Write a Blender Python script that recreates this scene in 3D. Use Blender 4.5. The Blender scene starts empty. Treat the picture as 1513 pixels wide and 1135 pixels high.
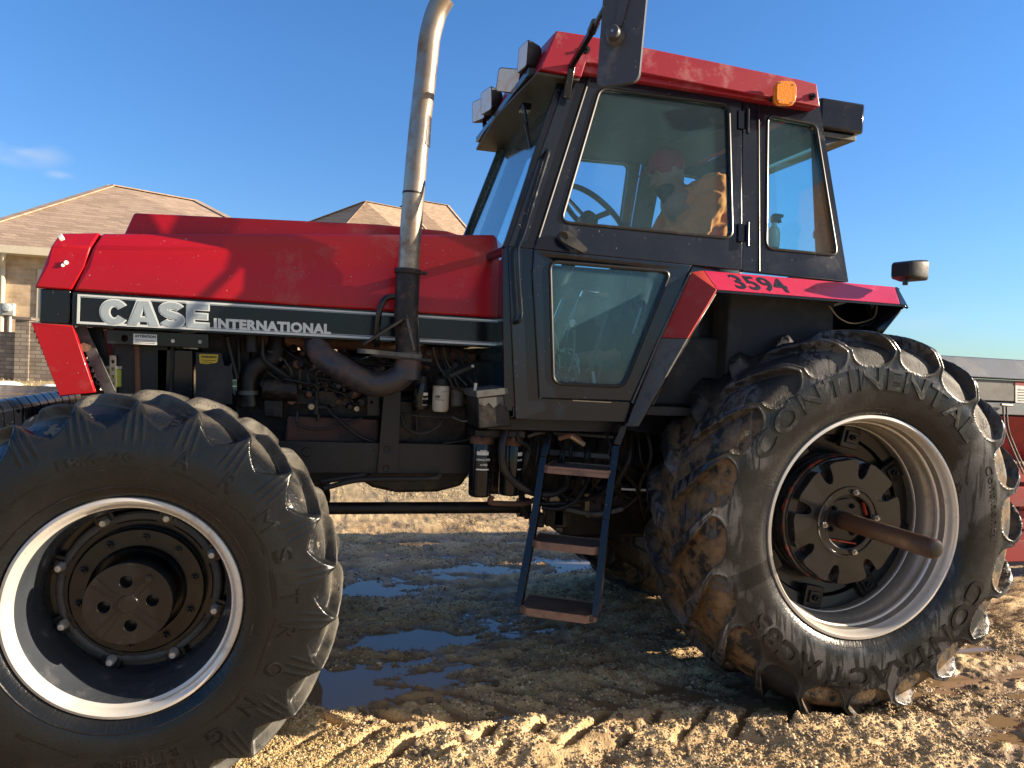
import bpy, bmesh, math, random
import numpy as np
from math import sin, cos, pi, radians, sqrt, atan2
from mathutils import Vector, Matrix
from mathutils.geometry import tessellate_polygon
random.seed(7); RNG = np.random.default_rng(7)
S = bpy.context.scene

# ---------------------------------------------------------------- camera
FPX, CX, CY = 1100.0, 756.5, 567.5
CAM = np.array([0, 0, 1.55])
_y, _p, _r = radians(15), radians(1.67), radians(2.7)
_f = np.array([sin(_y)*cos(_p), cos(_y)*cos(_p), -sin(_p)])
_rt = np.array([cos(_y), -sin(_y), 0]); _u = np.cross(_rt, _f)
_R = _rt*cos(_r) + _u*sin(_r); _U = _u*cos(_r) - _rt*sin(_r)
cd = bpy.data.cameras.new("camera"); cam = bpy.data.objects.new("camera", cd)
S.collection.objects.link(cam); S.camera = cam
cam.matrix_world = Matrix(((_R[0], _U[0], -_f[0], CAM[0]), (_R[1], _U[1], -_f[1], CAM[1]), (_R[2], _U[2], -_f[2], CAM[2]), (0, 0, 0, 1)))
cd.sensor_width = 36; cd.lens = 36*FPX/1513; cd.clip_start = .05; cd.clip_end = 3000

def P(px, py, Y):
    """the world point at depth Y seen in the photograph at px, py (used as a measuring tool)"""
    d = _f + (px-CX)/FPX*_R + (CY-py)/FPX*_U
    return Vector(CAM + d*(Y/d[1]))
def G(px, py, z=0.0):
    d = _f + (px-CX)/FPX*_R + (CY-py)/FPX*_U
    return Vector(CAM + d*((z-CAM[2])/d[2]))

# ---------------------------------------------------------------- light
SUN_AZ, SUN_EL = radians(13), radians(18)          # from the rear right, grazing the near side
sv = Vector((cos(SUN_EL)*cos(SUN_AZ), -cos(SUN_EL)*sin(SUN_AZ), sin(SUN_EL)))
w = bpy.data.worlds.new("World"); S.world = w; w.use_nodes = True
nt = w.node_tree; bg = nt.nodes['Background']
sky = nt.nodes.new('ShaderNodeTexSky'); sky.sky_type = 'NISHITA'; sky.sun_disc = False
sky.sun_elevation = SUN_EL; sky.sun_rotation = atan2(sv.x, sv.y)
sky.air_density = 1.0; sky.dust_density = .1; sky.ozone_density = 2.2; sky.altitude = 200
bg.inputs[1].default_value = .095
# a few small fair-weather clouds, by direction
tc = nt.nodes.new('ShaderNodeTexCoord'); nz = nt.nodes.new('ShaderNodeTexNoise'); nz.inputs['Scale'].default_value = 9; nz.inputs['Detail'].default_value = 7
mp = nt.nodes.new('ShaderNodeMapping'); mp.inputs['Scale'].default_value = (1, 1, 3.2); mp.inputs['Location'].default_value = (.0, .0, .0)
nt.links.new(tc.outputs['Generated'], mp.inputs[0]); nt.links.new(mp.outputs[0], nz.inputs['Vector'])
acc = None
def _dir(px, py):
    d = _f + (px-CX)/FPX*_R + (CY-py)/FPX*_U; return d/np.linalg.norm(d)
for (px, py, wd, st) in ((35, 225, .05, .9), (88, 260, .018, .8), (1395, 492, .06, .5), (1345, 480, .03, .6), (-200, 300, .1, .8), (1900, 430, .15, .8)):
    vd = nt.nodes.new('ShaderNodeVectorMath'); vd.operation = 'SUBTRACT'; nt.links.new(tc.outputs['Generated'], vd.inputs[0]); vd.inputs[1].default_value = _dir(px, py)
    vs = nt.nodes.new('ShaderNodeVectorMath'); vs.operation = 'MULTIPLY'; nt.links.new(vd.outputs[0], vs.inputs[0]); vs.inputs[1].default_value = (1, 1, 2.6)
    ln = nt.nodes.new('ShaderNodeVectorMath'); ln.operation = 'LENGTH'; nt.links.new(vs.outputs[0], ln.inputs[0])
    mr = nt.nodes.new('ShaderNodeMapRange'); mr.inputs[1].default_value = wd; mr.inputs[2].default_value = 0; mr.inputs[3].default_value = 0; mr.inputs[4].default_value = st
    nt.links.new(ln.outputs['Value'], mr.inputs[0])
    if acc is None: acc = mr.outputs[0]
    else:
        ad = nt.nodes.new('ShaderNodeMath'); ad.operation = 'MAXIMUM'; nt.links.new(acc, ad.inputs[0]); nt.links.new(mr.outputs[0], ad.inputs[1]); acc = ad.outputs[0]
cr = nt.nodes.new('ShaderNodeMapRange'); cr.inputs[1].default_value = .45; cr.inputs[2].default_value = .75
nt.links.new(nz.outputs['Fac'], cr.inputs[0])
mu = nt.nodes.new('ShaderNodeMath'); mu.operation = 'MULTIPLY'; nt.links.new(acc, mu.inputs[0]); nt.links.new(cr.outputs[0], mu.inputs[1])
mx = nt.nodes.new('ShaderNodeMix'); mx.data_type = 'RGBA'; mx.inputs['B'].default_value = (3.0, 3.15, 3.4, 1)
hsv = nt.nodes.new('ShaderNodeHueSaturation'); hsv.inputs['Saturation'].default_value = 1.2; hsv.inputs['Hue'].default_value = .503; hsv.inputs['Value'].default_value = 1.3; nt.links.new(sky.outputs[0], hsv.inputs['Color'])
sz = nt.nodes.new('ShaderNodeSeparateXYZ'); nt.links.new(tc.outputs['Generated'], sz.inputs[0]); er = nt.nodes.new('ShaderNodeValToRGB'); nt.links.new(sz.outputs[2], er.inputs[0])
er.color_ramp.elements[0].position = .0; er.color_ramp.elements[0].color = (.22, .31, .43, 1); er.color_ramp.elements[1].position = .9; er.color_ramp.elements[1].color = (.62, .68, .74, 1)
for z_, c_ in ((.16, (.36, .45, .58)), (.35, (.44, .54, .66)), (.6, (.50, .60, .70))): e_ = er.color_ramp.elements.new(z_); e_.color = (*c_, 1)
tm = nt.nodes.new('ShaderNodeMix'); tm.data_type = 'RGBA'; tm.blend_type = 'MULTIPLY'; tm.inputs[0].default_value = 1; nt.links.new(hsv.outputs[0], tm.inputs['A']); nt.links.new(er.outputs[0], tm.inputs['B'])
# warm fill glow added to the unseen sky behind the camera to lift shade
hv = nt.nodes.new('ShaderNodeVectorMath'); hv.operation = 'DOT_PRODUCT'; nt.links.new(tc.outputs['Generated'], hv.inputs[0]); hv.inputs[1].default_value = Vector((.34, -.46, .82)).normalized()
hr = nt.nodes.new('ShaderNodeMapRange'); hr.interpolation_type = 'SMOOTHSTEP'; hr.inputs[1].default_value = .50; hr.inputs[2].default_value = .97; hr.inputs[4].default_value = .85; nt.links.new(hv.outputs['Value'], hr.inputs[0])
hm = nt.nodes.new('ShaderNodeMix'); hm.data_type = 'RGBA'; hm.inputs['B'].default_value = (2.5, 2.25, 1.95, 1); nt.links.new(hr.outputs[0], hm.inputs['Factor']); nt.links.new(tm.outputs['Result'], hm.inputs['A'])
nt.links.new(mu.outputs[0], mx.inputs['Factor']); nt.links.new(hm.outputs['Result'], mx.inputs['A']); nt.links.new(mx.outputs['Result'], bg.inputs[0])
sd = bpy.data.lights.new("sun", 'SUN'); so = bpy.data.objects.new("sun", sd); S.collection.objects.link(so)
sd.energy = 5.0; sd.angle = radians(.5); sd.color = (1, .83, .62)
so.rotation_euler = sv.to_track_quat('Z', 'Y').to_euler(); so.location = sv*60
S.view_settings.view_transform = 'Standard'; S.view_settings.look = 'None'; S.view_settings.exposure = 1.45; S.view_settings.gamma = 1

# ---------------------------------------------------------------- materials
def N(m, t, **k):
    n = m.node_tree.nodes.new(t)
    for a, b in k.items(): setattr(n, a, b)
    return n
def L(m, a, b): m.node_tree.links.new(a, b)
def mat(name, col, rough=.5, metal=0, coat=0, dirt=None, dscale=6, damt=.5, drough=.85, bump=0, bscale=40, spots=None, spec=.36, rvar=0, up=0):
    """principled paint / metal / rubber with procedural dirt, roughness variation and bump"""
    m = bpy.data.materials.new(name); m.use_nodes = True
    b = m.node_tree.nodes['Principled BSDF']
    b.inputs['Metallic'].default_value = metal; b.inputs['Roughness'].default_value = rough
    b.inputs['Coat Weight'].default_value = coat; b.inputs['Coat Roughness'].default_value = .08; b.inputs['Specular IOR Level'].default_value = spec
    t = N(m, 'ShaderNodeTexCoord')
    n0 = N(m, 'ShaderNodeTexNoise'); n0.inputs['Scale'].default_value = dscale*.6; n0.inputs['Detail'].default_value = 8; n0.inputs['Roughness'].default_value = .65; L(m, t.outputs['Object'], n0.inputs[0])
    c1 = N(m, 'ShaderNodeMix', data_type='RGBA'); c1.inputs['A'].default_value = (*[c*.78 for c in col], 1); c1.inputs['B'].default_value = (*[min(1, c*1.2) for c in col], 1)
    L(m, n0.outputs[0], c1.inputs[0]); out = c1.outputs['Result']; rgh = None
    if rvar:
        rr = N(m, 'ShaderNodeMapRange'); rr.inputs[1].default_value = .3; rr.inputs[2].default_value = .7; rr.inputs[3].default_value = max(0, rough-rvar); rr.inputs[4].default_value = min(1, rough+rvar); L(m, n0.outputs[0], rr.inputs[0]); rgh = rr.outputs[0]
    if dirt:
        n1 = N(m, 'ShaderNodeTexNoise'); n1.inputs['Scale'].default_value = dscale; n1.inputs['Detail'].default_value = 12; n1.inputs['Roughness'].default_value = .7; L(m, t.outputs['Object'], n1.inputs[0])
        r1 = N(m, 'ShaderNodeMapRange'); r1.inputs[1].default_value = .62-.25*damt; r1.inputs[2].default_value = .85-.25*damt; L(m, n1.outputs[0], r1.inputs[0]); fac = r1.outputs[0]
        if up:
            g = N(m, 'ShaderNodeNewGeometry'); sx = N(m, 'ShaderNodeSeparateXYZ'); L(m, g.outputs['Normal'], sx.inputs[0])
            ru = N(m, 'ShaderNodeMapRange'); ru.inputs[1].default_value = .2; ru.inputs[2].default_value = .95; ru.inputs[4].default_value = up; L(m, sx.outputs[2], ru.inputs[0])
            a = N(m, 'ShaderNodeMath', operation='ADD', use_clamp=True); L(m, fac, a.inputs[0])
            mm = N(m, 'ShaderNodeMath', operation='MULTIPLY'); L(m, ru.outputs[0], mm.inputs[0]); L(m, n1.outputs[0], mm.inputs[1]); L(m, mm.outputs[0], a.inputs[1]); fac = a.outputs[0]
        c2 = N(m, 'ShaderNodeMix', data_type='RGBA'); L(m, fac, c2.inputs[0]); L(m, out, c2.inputs['A']); c2.inputs['B'].default_value = (*dirt, 1); out = c2.outputs['Result']
        r2 = N(m, 'ShaderNodeMix', data_type='FLOAT'); L(m, fac, r2.inputs[0])
        if rgh is not None: L(m, rgh, r2.inputs['A'])
        else: r2.inputs['A'].default_value = rough
        r2.inputs['B'].default_value = drough; rgh = r2.outputs['Result']
        if metal:
            m2 = N(m, 'ShaderNodeMapRange'); m2.inputs[3].default_value = metal; m2.inputs[4].default_value = 0; L(m, fac, m2.inputs[0]); L(m, m2.outputs[0], b.inputs['Metallic'])
    if spots:
        v = N(m, 'ShaderNodeTexNoise'); v.inputs['Scale'].default_value = 95; v.inputs['Detail'].default_value = 2; L(m, t.outputs['Object'], v.inputs[0])
        rs = N(m, 'ShaderNodeMapRange'); rs.inputs[1].default_value = .735; rs.inputs[2].default_value = .76; L(m, v.outputs[0], rs.inputs[0])
        c3 = N(m, 'ShaderNodeMix', data_type='RGBA'); L(m, rs.outputs[0], c3.inputs[0]); L(m, out, c3.inputs['A']); c3.inputs['B'].default_value = (*spots, 1); out = c3.outputs['Result']
    L(m, out, b.inputs['Base Color'])
    if rgh is not None: L(m, rgh, b.inputs['Roughness'])
    if bump:
        nb = N(m, 'ShaderNodeTexNoise'); nb.inputs['Scale'].default_value = bscale; nb.inputs['Detail'].default_value = 6; L(m, t.outputs['Object'], nb.inputs[0])
        bp = N(m, 'ShaderNodeBump'); bp.inputs['Strength'].default_value = bump; bp.inputs['Distance'].default_value = .01; L(m, nb.outputs[0], bp.inputs['Height']); L(m, bp.outputs[0], b.inputs['Normal'])
    return m
M = {}
M['red'] = mat('red_paint', (.37, .003, .009), .31, coat=.12, dirt=(.33, .10, .09), dscale=2.6, damt=.22, drough=.6, spots=(.36, .26, .24), rvar=.07, bump=.02, bscale=3)
M['red_stripe'] = mat('faded_red_paint', (.48, .022, .075), .42, coat=.2, dirt=(.4, .2, .19), dscale=9, damt=.15, spots=(.45, .4, .36))
M['roof_red'] = mat('roof_red_paint', (.27, .008, .022), .38, coat=.15, dirt=(.34, .13, .14), dscale=7, damt=.35, spots=(.4, .36, .33))
M['brick_red'] = mat('dull_red_paint', (.34, .03, .025), .5, dirt=(.25, .14, .12), dscale=7, damt=.3)
M['black'] = mat('black_paint', (.006, .007, .010), .20, coat=.15, spec=.35, dirt=(.05, .045, .04), dscale=8, damt=.12, spots=(.14, .13, .12), rvar=.08, bump=.015, bscale=5)
M['cab'] = mat('navy_black_cab_paint', (.005, .009, .018), .20, coat=.2, spec=.4, dirt=(.05, .048, .05), dscale=7, damt=.12, spots=(.18, .17, .16), rvar=.09, bump=.015, bscale=5)
M['dirty'] = mat('grimy_black_metal', (.010, .0095, .0095), .45, dirt=(.06, .046, .033), dscale=7, damt=.38, bump=.15, rvar=.15)
M['engine'] = mat('oily_engine_iron', (.012, .011, .0105), .40, metal=.3, dirt=(.085, .058, .038), dscale=13, damt=.5, bump=.35, bscale=28, rvar=.2)
M['rustblock'] = mat('rusty_engine_side', (.075, .032, .022), .6, dirt=(.035, .032, .03), dscale=5, damt=.6, bump=.3)
M['rail'] = mat('frame_rail_paint', (.014, .014, .0145), .42, dirt=(.055, .048, .04), dscale=6, damt=.35, bump=.08)
M['grime_grey'] = mat('dusty_grey_metal', (.095, .095, .09), .55, dirt=(.035, .03, .027), dscale=16, damt=.5, bump=.1)
M['rubber'] = mat('hose_rubber', (.014, .014, .015), .45, dirt=(.07, .06, .05), damt=.3)
M['seal'] = mat('window_seal_rubber', (.014, .014, .015), .35, dirt=(.07, .065, .06), damt=.2)
M['steel'] = mat('worn_steel', (.42, .40, .37), .32, metal=.9, dirt=(.12, .09, .07), dscale=10, damt=.35)
M['chrome'] = mat('tarnished_exhaust_chrome', (.37, .30, .23), .36, metal=.85, dirt=(.12, .08, .05), dscale=7, damt=.68, drough=.55, bump=.06, bscale=12, rvar=.12)
M['stackblack'] = mat('sooty_exhaust_steel', (.028, .026, .027), .48, metal=.5, dirt=(.13, .08, .055), dscale=26, damt=.4, bump=.15)
M['rustpipe'] = mat('rusted_exhaust_elbow', (.055, .053, .058), .42, metal=.5, dirt=(.15, .075, .042), dscale=7, damt=.6, bump=.3, bscale=50)
M['visorgrey'] = mat('weathered_visor_lining', (.035, .035, .032), .6, dirt=(.09, .08, .065), dscale=9, damt=.45)
M['rust'] = mat('brown_rust', (.14, .065, .035), .62, dirt=(.05, .035, .028), dscale=8, damt=.6, bump=.3, bscale=50)
M['shaft'] = mat('rusty_axle_steel', (.09, .05, .034), .33, metal=.45, dirt=(.03, .024, .021), dscale=9, damt=.6, bump=.15)
M['rimpaint'] = mat('silver_rim_paint', (.62, .59, .54), .33, metal=.35, dirt=(.24, .16, .10), dscale=7, damt=.28, rvar=.1, spots=(.2, .13, .08))
M['rimwell'] = mat('silver_rim_well', (.10, .115, .14), .28, metal=.65, dirt=(.08, .06, .045), dscale=5, damt=.3, rvar=.1, spots=(.15, .1, .07))
M['barrel'] = mat('dull_silver_barrel', (.33, .30, .255), .32, metal=.5, dirt=(.15, .11, .075), dscale=5, damt=.4, rvar=.1)
M['hub'] = mat('black_wheel_hub', (.006, .006, .007), .3, coat=.2, dirt=(.04, .036, .032), dscale=10, damt=.2, bump=.08, bscale=30)
M['hubred'] = mat('black_hub_over_red', (.008, .009, .012), .2, coat=.5, dirt=(.05, .045, .045), dscale=12, damt=.2, bump=.12, bscale=22)
M['chip'] = mat('black_paint_chipped_to_red', (.012, .012, .014), .35, dirt=(.50, .05, .02), dscale=24, damt=.50, drough=.5)
M['redchip'] = mat('bare_red_paint', (.50, .05, .02), .5, dirt=(.02, .018, .018), dscale=38, damt=.7)
M['silver'] = mat('silver_decal', (.33, .39, .42), .42, dirt=(.24, .27, .28), dscale=12, damt=.3)
M['silverlight'] = mat('pale_decal_outline', (.60, .64, .63), .45)
M['white'] = mat('white_label', (.72, .72, .68), .5, dirt=(.4, .38, .34), dscale=12, damt=.35)
M['cream'] = mat('cream_filter_paint', (.50, .47, .40), .4, dirt=(.25, .22, .17), dscale=10, damt=.4)
M['yellow'] = mat('yellow_warning', (.55, .38, .03), .5, dirt=(.3, .2, .03), damt=.3)
M['ink'] = mat('black_ink', (.01, .01, .012), .5)
M['navyink'] = mat('navy_number', (.012, .017, .032), .4, dirt=(.3, .02, .04), dscale=50, damt=.12)
M['jar'] = mat('yellow_green_jar', (.33, .34, .04), .4, dirt=(.1, .1, .03), damt=.4)
M['brass'] = mat('brass_fitting', (.4, .33, .22), .4, metal=.7, dirt=(.12, .09, .06), damt=.5)
M['lampbody'] = mat('lamp_housing_plastic', (.016, .016, .018), .42, dirt=(.08, .08, .08), damt=.25, bump=.05)
M['lens'] = mat('dusty_lamp_lens', (.62, .62, .60), .22, metal=.15, dirt=(.62, .52, .38), dscale=14, damt=.5, bump=.25, bscale=70)
M['amber'] = mat('amber_lens', (.75, .24, .012), .2, coat=.6, bump=.3, bscale=80)
M['mirrorback'] = mat('mirror_plastic', (.055, .057, .062), .45, dirt=(.14, .14, .14), dscale=14, damt=.25, bump=.05, spots=(.3, .3, .3))
M['interior'] = mat('cab_interior', (.035, .038, .042), .8, dirt=(.08, .08, .075), damt=.4)
M['seatfab'] = mat('seat_vinyl', (.018, .016, .015), .6, dirt=(.05, .045, .04), damt=.3)
M['clear'] = mat('pale_plastic', (.45, .5, .5), .4)
M['fenderin'] = mat('dusty_fender_panel', (.0055, .0065, .009), .30, dirt=(.035, .038, .042), dscale=6, damt=.3, bump=.06, coat=.2)

def glass(name, tint, haze, spots=.5, f0=.025):
    m = bpy.data.materials.new(name); m.use_nodes = True; n = m.node_tree.nodes; n.remove(n['Principled BSDF']); o = n['Material Output']
    t = N(m, 'ShaderNodeTexCoord'); tr = N(m, 'ShaderNodeBsdfTransparent'); tr.inputs[0].default_value = (*tint, 1)
    gl = N(m, 'ShaderNodeBsdfGlossy'); gl.inputs['Roughness'].default_value = .03; gl.inputs[0].default_value = (.9, .95, .95, 1)
    lw = N(m, 'ShaderNodeLayerWeight'); lw.inputs[0].default_value = .5; p5 = N(m, 'ShaderNodeMath', operation='POWER'); L(m, lw.outputs['Facing'], p5.inputs[0]); p5.inputs[1].default_value = 5
    fr = N(m, 'ShaderNodeMapRange'); fr.inputs[3].default_value = f0; fr.inputs[4].default_value = .9; L(m, p5.outputs[0], fr.inputs[0])
    a = N(m, 'ShaderNodeMixShader'); L(m, fr.outputs[0], a.inputs[0]); L(m, tr.outputs[0], a.inputs[1]); L(m, gl.outputs[0], a.inputs[2])
    df = N(m, 'ShaderNodeBsdfDiffuse'); df.inputs[0].default_value = (.24, .50, .60, 1)
    n1 = N(m, 'ShaderNodeTexNoise'); n1.inputs['Scale'].default_value = 3.2; n1.inputs['Detail'].default_value = 6
    mp = N(m, 'ShaderNodeMapping'); mp.inputs['Scale'].default_value = (1, 1, .35); L(m, t.outputs['Object'], mp.inputs[0]); L(m, mp.outputs[0], n1.inputs[0])
    r1 = N(m, 'ShaderNodeMapRange'); r1.inputs[1].default_value = .3; r1.inputs[2].default_value = .75; r1.inputs[3].default_value = haze*.3; r1.inputs[4].default_value = haze*1.4; L(m, n1.outputs[0], r1.inputs[0])
    n2 = N(m, 'ShaderNodeTexNoise'); n2.inputs['Scale'].default_value = 110; n2.inputs['Detail'].default_value = 1; L(m, t.outputs['Object'], n2.inputs[0])
    r2 = N(m, 'ShaderNodeMapRange'); r2.inputs[1].default_value = .765; r2.inputs[2].default_value = .785; r2.inputs[4].default_value = spots; L(m, n2.outputs[0], r2.inputs[0])
    ad = N(m, 'ShaderNodeMath', operation='ADD', use_clamp=True); L(m, r1.outputs[0], ad.inputs[0]); L(m, r2.outputs[0], ad.inputs[1])
    b = N(m, 'ShaderNodeMixShader'); L(m, ad.outputs[0], b.inputs[0]); L(m, a.outputs[0], b.inputs[1]); L(m, df.outputs[0], b.inputs[2]); L(m, b.outputs[0], o.inputs[0])
    return m
M['glass'] = glass('dusty_cab_glass', (.81, .93, .98), .035, .3)
M['glassclear'] = glass('tinted_cab_glass', (.78, .94, .965), .04, .1)
M['glasslow'] = glass('dusty_lower_door_glass', (.84, .94, .955), .085, .3)
M['screen'] = glass('reflective_windscreen_glass', (.84, .94, .97), .03, .1, .10)

# ---------------------------------------------------------------- mesh helpers
ORG = {}
def origin(o):
    v = Vector((0, 0, 0))
    while o is not None: v += o.location; o = o.parent
    return v
def link(name, me, parent=None, m=None):
    o = bpy.data.objects.new(name, me); S.collection.objects.link(o)
    if parent is not None: o.parent = parent
    if m is not None: me.materials.append(M[m] if isinstance(m, str) else m)
    return o
def empty(name, loc, parent=None):
    o = bpy.data.objects.new(name, None); S.collection.objects.link(o); o.empty_display_size = .2
    if parent is not None: o.parent = parent; o.location = Vector(loc)-origin(parent)
    else: o.location = loc
    return o
def tag(o, label, cat=None, group=None, kind=None):
    if label: o['label'] = label
    if cat: o['category'] = cat
    if group: o['group'] = group
    if kind: o['kind'] = kind
    return o
def frame(d, ref=None):
    d = Vector(d).normalized(); ref = Vector(ref) if ref is not None else (Vector((0, 0, 1)) if abs(d.z) < .9 else Vector((1, 0, 0)))
    a = d.cross(ref).normalized(); return a, a.cross(d).normalized()
class MB:
    def __init__(s): s.v = []; s.f = []
    def add(s, v, f):
        n = len(s.v); s.v += [Vector(q) for q in v]; s.f += [tuple(i+n for i in g) for g in f]; return s
    def box(s, lo, hi):
        a, b = lo, hi
        v = [(x, y, z) for z in (a[2], b[2]) for y in (a[1], b[1]) for x in (a[0], b[0])]
        return s.add(v, [(0, 2, 3, 1), (4, 5, 7, 6), (0, 1, 5, 4), (2, 6, 7, 3), (0, 4, 6, 2), (1, 3, 7, 5)])
    def cbox(s, c, sz): return s.box([c[i]-sz[i]/2 for i in range(3)], [c[i]+sz[i]/2 for i in range(3)])
    def obox(s, c, ax, ay, az):     # centre and three half-axis vectors
        c = Vector(c); ax, ay, az = Vector(ax), Vector(ay), Vector(az)
        v = [c+i*ax+j*ay+k*az for k in (-1, 1) for j in (-1, 1) for i in (-1, 1)]
        return s.add(v, [(0, 2, 3, 1), (4, 5, 7, 6), (0, 1, 5, 4), (2, 6, 7, 3), (0, 4, 6, 2), (1, 3, 7, 5)])
    def bar(s, p, q, w, h, ref=(0, 0, 1)):
        p, q = Vector(p), Vector(q); a, b = frame(q-p, ref); return s.obox((p+q)/2, (q-p)/2, a*w/2, b*h/2)
    def tube(s, pts, r, n=12, closed=False, caps=True):
        pts = [Vector(p) for p in pts]; k = len(pts); rr = r if isinstance(r, (list, tuple)) else [r]*k
        base = len(s.v); a = None
        for i, p in enumerate(pts):
            d = (pts[(i+1) % k]-pts[i-1]) if closed or 0 < i < k-1 else (pts[1]-pts[0] if i == 0 else pts[-1]-pts[-2])
            d.normalize()
            if a is None: a, b = frame(d)
            else: a = (a-d*a.dot(d)).normalized(); b = d.cross(a)
            b = d.cross(a)
            for j in range(n):
                t = 2*pi*j/n; s.v.append(p+(a*cos(t)+b*sin(t))*rr[i])
        for i in range(k if closed else k-1):
            i2 = (i+1) % k
            for j in range(n): s.f.append((base+i*n+j, base+i*n+(j+1) % n, base+i2*n+(j+1) % n, base+i2*n+j))
        if not closed and caps: s.f.append(tuple(base+j for j in range(n))[::-1]); s.f.append(tuple(base+(k-1)*n+j for j in range(n)))
        return s
    def cyl(s, p, q, r, n=24, r2=None): return s.tube([p, q], [r, r if r2 is None else r2], n)
    def lathe(s, prof, c, axis=(0, 1, 0), n=64, caps=False, ang=None):   # prof: (radius, along axis)
        c = Vector(c); ax = Vector(axis).normalized(); a, b = frame(ax); base = len(s.v); k = len(prof)
        for j in range(n):
            t = 2*pi*j/n
            for r, h in prof: s.v.append(c+ax*h+(a*cos(t)+b*sin(t))*r)
        for j in range(n):
            j2 = (j+1) % n
            for i in range(k-1): s.f.append((base+j*k+i, base+j*k+i+1, base+j2*k+i+1, base+j2*k+i))
        if caps: s.f.append(tuple(base+j*k for j in range(n))); s.f.append(tuple(base+j*k+k-1 for j in range(n))[::-1])
        return s
    def prism(s, outline, off, holes=()):
        loops = [[Vector(p) for p in outline]]+[[Vector(p) for p in h] for h in holes]; off = Vector(off); flat = [p for l in loops for p in l]; k = len(flat); base = len(s.v)
        tri = tessellate_polygon(loops)
        s.v += flat+[p+off for p in flat]
        for t in tri: s.f.append(tuple(base+i for i in t)); s.f.append(tuple(base+k+i for i in t[::-1]))
        o = 0
        for l in loops:
            m = len(l)
            for i in range(m): s.f.append((base+o+i, base+o+(i+1) % m, base+k+o+(i+1) % m, base+k+o+i))
            o += m
        return s
    def build(s, name, m, parent=None, bevel=0, smooth=35, seg=2, off=None, weld=True):
        o0 = origin(parent) if parent is not None else Vector((0, 0, 0))
        me = bpy.data.meshes.new(name); me.from_pydata([tuple(q-o0) for q in s.v], [], s.f)
        bm = bmesh.new(); bm.from_mesh(me)
        if weld: bmesh.ops.remove_doubles(bm, verts=bm.verts, dist=1e-5)
        bmesh.ops.recalc_face_normals(bm, faces=bm.faces); bm.to_mesh(me); bm.free()
        me.update()
        if smooth: me.polygons.foreach_set('use_smooth', [True]*len(me.polygons)); me.set_sharp_from_angle(angle=radians(smooth))
        o = link(name, me, parent, m)
        if bevel:
            b = o.modifiers.new('bevel', 'BEVEL'); b.width = bevel; b.segments = seg; b.limit_method = 'ANGLE'; b.angle_limit = radians(32); b.harden_normals = False
        return o
def PP(pts, Y): return [P(x, y, Y) for x, y in pts]
def rnd(pts, r, n=5):
    """round the corners of a closed 3-D polygon"""
    out = []; k = len(pts); pts = [Vector(p) for p in pts]
    for i in range(k):
        a, b, c = pts[i-1], pts[i], pts[(i+1) % k]; u = (a-b); v = (c-b); rr = min(r, u.length*.45, v.length*.45); u.normalize(); v.normalize()
        p, q = b+u*rr, b+v*rr
        for j in range(n+1):
            t = j/n; out.append(p*(1-t)**2+b*2*t*(1-t)+q*t*t)
    return out
def smoothpath(pts, n=6):
    pts = [Vector(p) for p in pts]; out = []
    for i in range(len(pts)-1):
        p0 = pts[max(i-1, 0)]; p1 = pts[i]; p2 = pts[i+1]; p3 = pts[min(i+2, len(pts)-1)]
        for j in range(n):
            t = j/n; out.append(.5*((2*p1)+(p2-p0)*t+(2*p0-5*p1+4*p2-p3)*t*t+(3*p1-p0-3*p2+p3)*t**3))
    out.append(pts[-1]); return out
def textdata(body, bold=.0, extrude=.0, res=4, spacing=1.0):
    c = bpy.data.curves.new('t', 'FONT'); c.body = body; c.offset = bold; c.extrude = extrude; c.resolution_u = res; c.space_character = spacing
    o = bpy.data.objects.new('t', c); S.collection.objects.link(o); dg = bpy.context.evaluated_depsgraph_get(); dg.update()
    me = o.evaluated_get(dg).to_mesh(); v = [tuple(q.co) for q in me.vertices]; f = [tuple(q.vertices) for q in me.polygons]
    o.evaluated_get(dg).to_mesh_clear(); bpy.data.objects.remove(o); bpy.data.curves.remove(c)
    a = np.array(v); lo = a.min(0); hi = a.max(0); return a, f, lo, hi
def text_quad(body, q, Y, depth, m, name, parent, bold=0, spacing=1.0):
    """writing fitted to the quad q (TL, TR, BR, BL in photo pixels) standing on the plane Y, raised by depth"""
    a, f, lo, hi = textdata(body, bold, .5, spacing=spacing); q3 = PP(q, Y); mb = MB(); out = []
    for x, y, z in a:
        s = (x-lo[0])/(hi[0]-lo[0]); t = (y-lo[1])/(hi[1]-lo[1])
        p = (q3[3]*(1-s)+q3[2]*s)*(1-t)+(q3[0]*(1-s)+q3[1]*s)*t; p = p.copy(); p.y = Y-(depth if z > 0 else 0); out.append(p)
    mb.add(out, f); return mb.build(name, m, parent, smooth=0, weld=False)

TC = 3.95                                    # centre plane of the tractor
def mir(p): p = Vector(p); p.y = 2*TC-p.y; return p

tractor = empty('tractor', (1.0, TC, 0))
tag(tractor, 'red and black row crop tractor with tall exhaust stack and glazed cab standing in mud', 'tractor')

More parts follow.
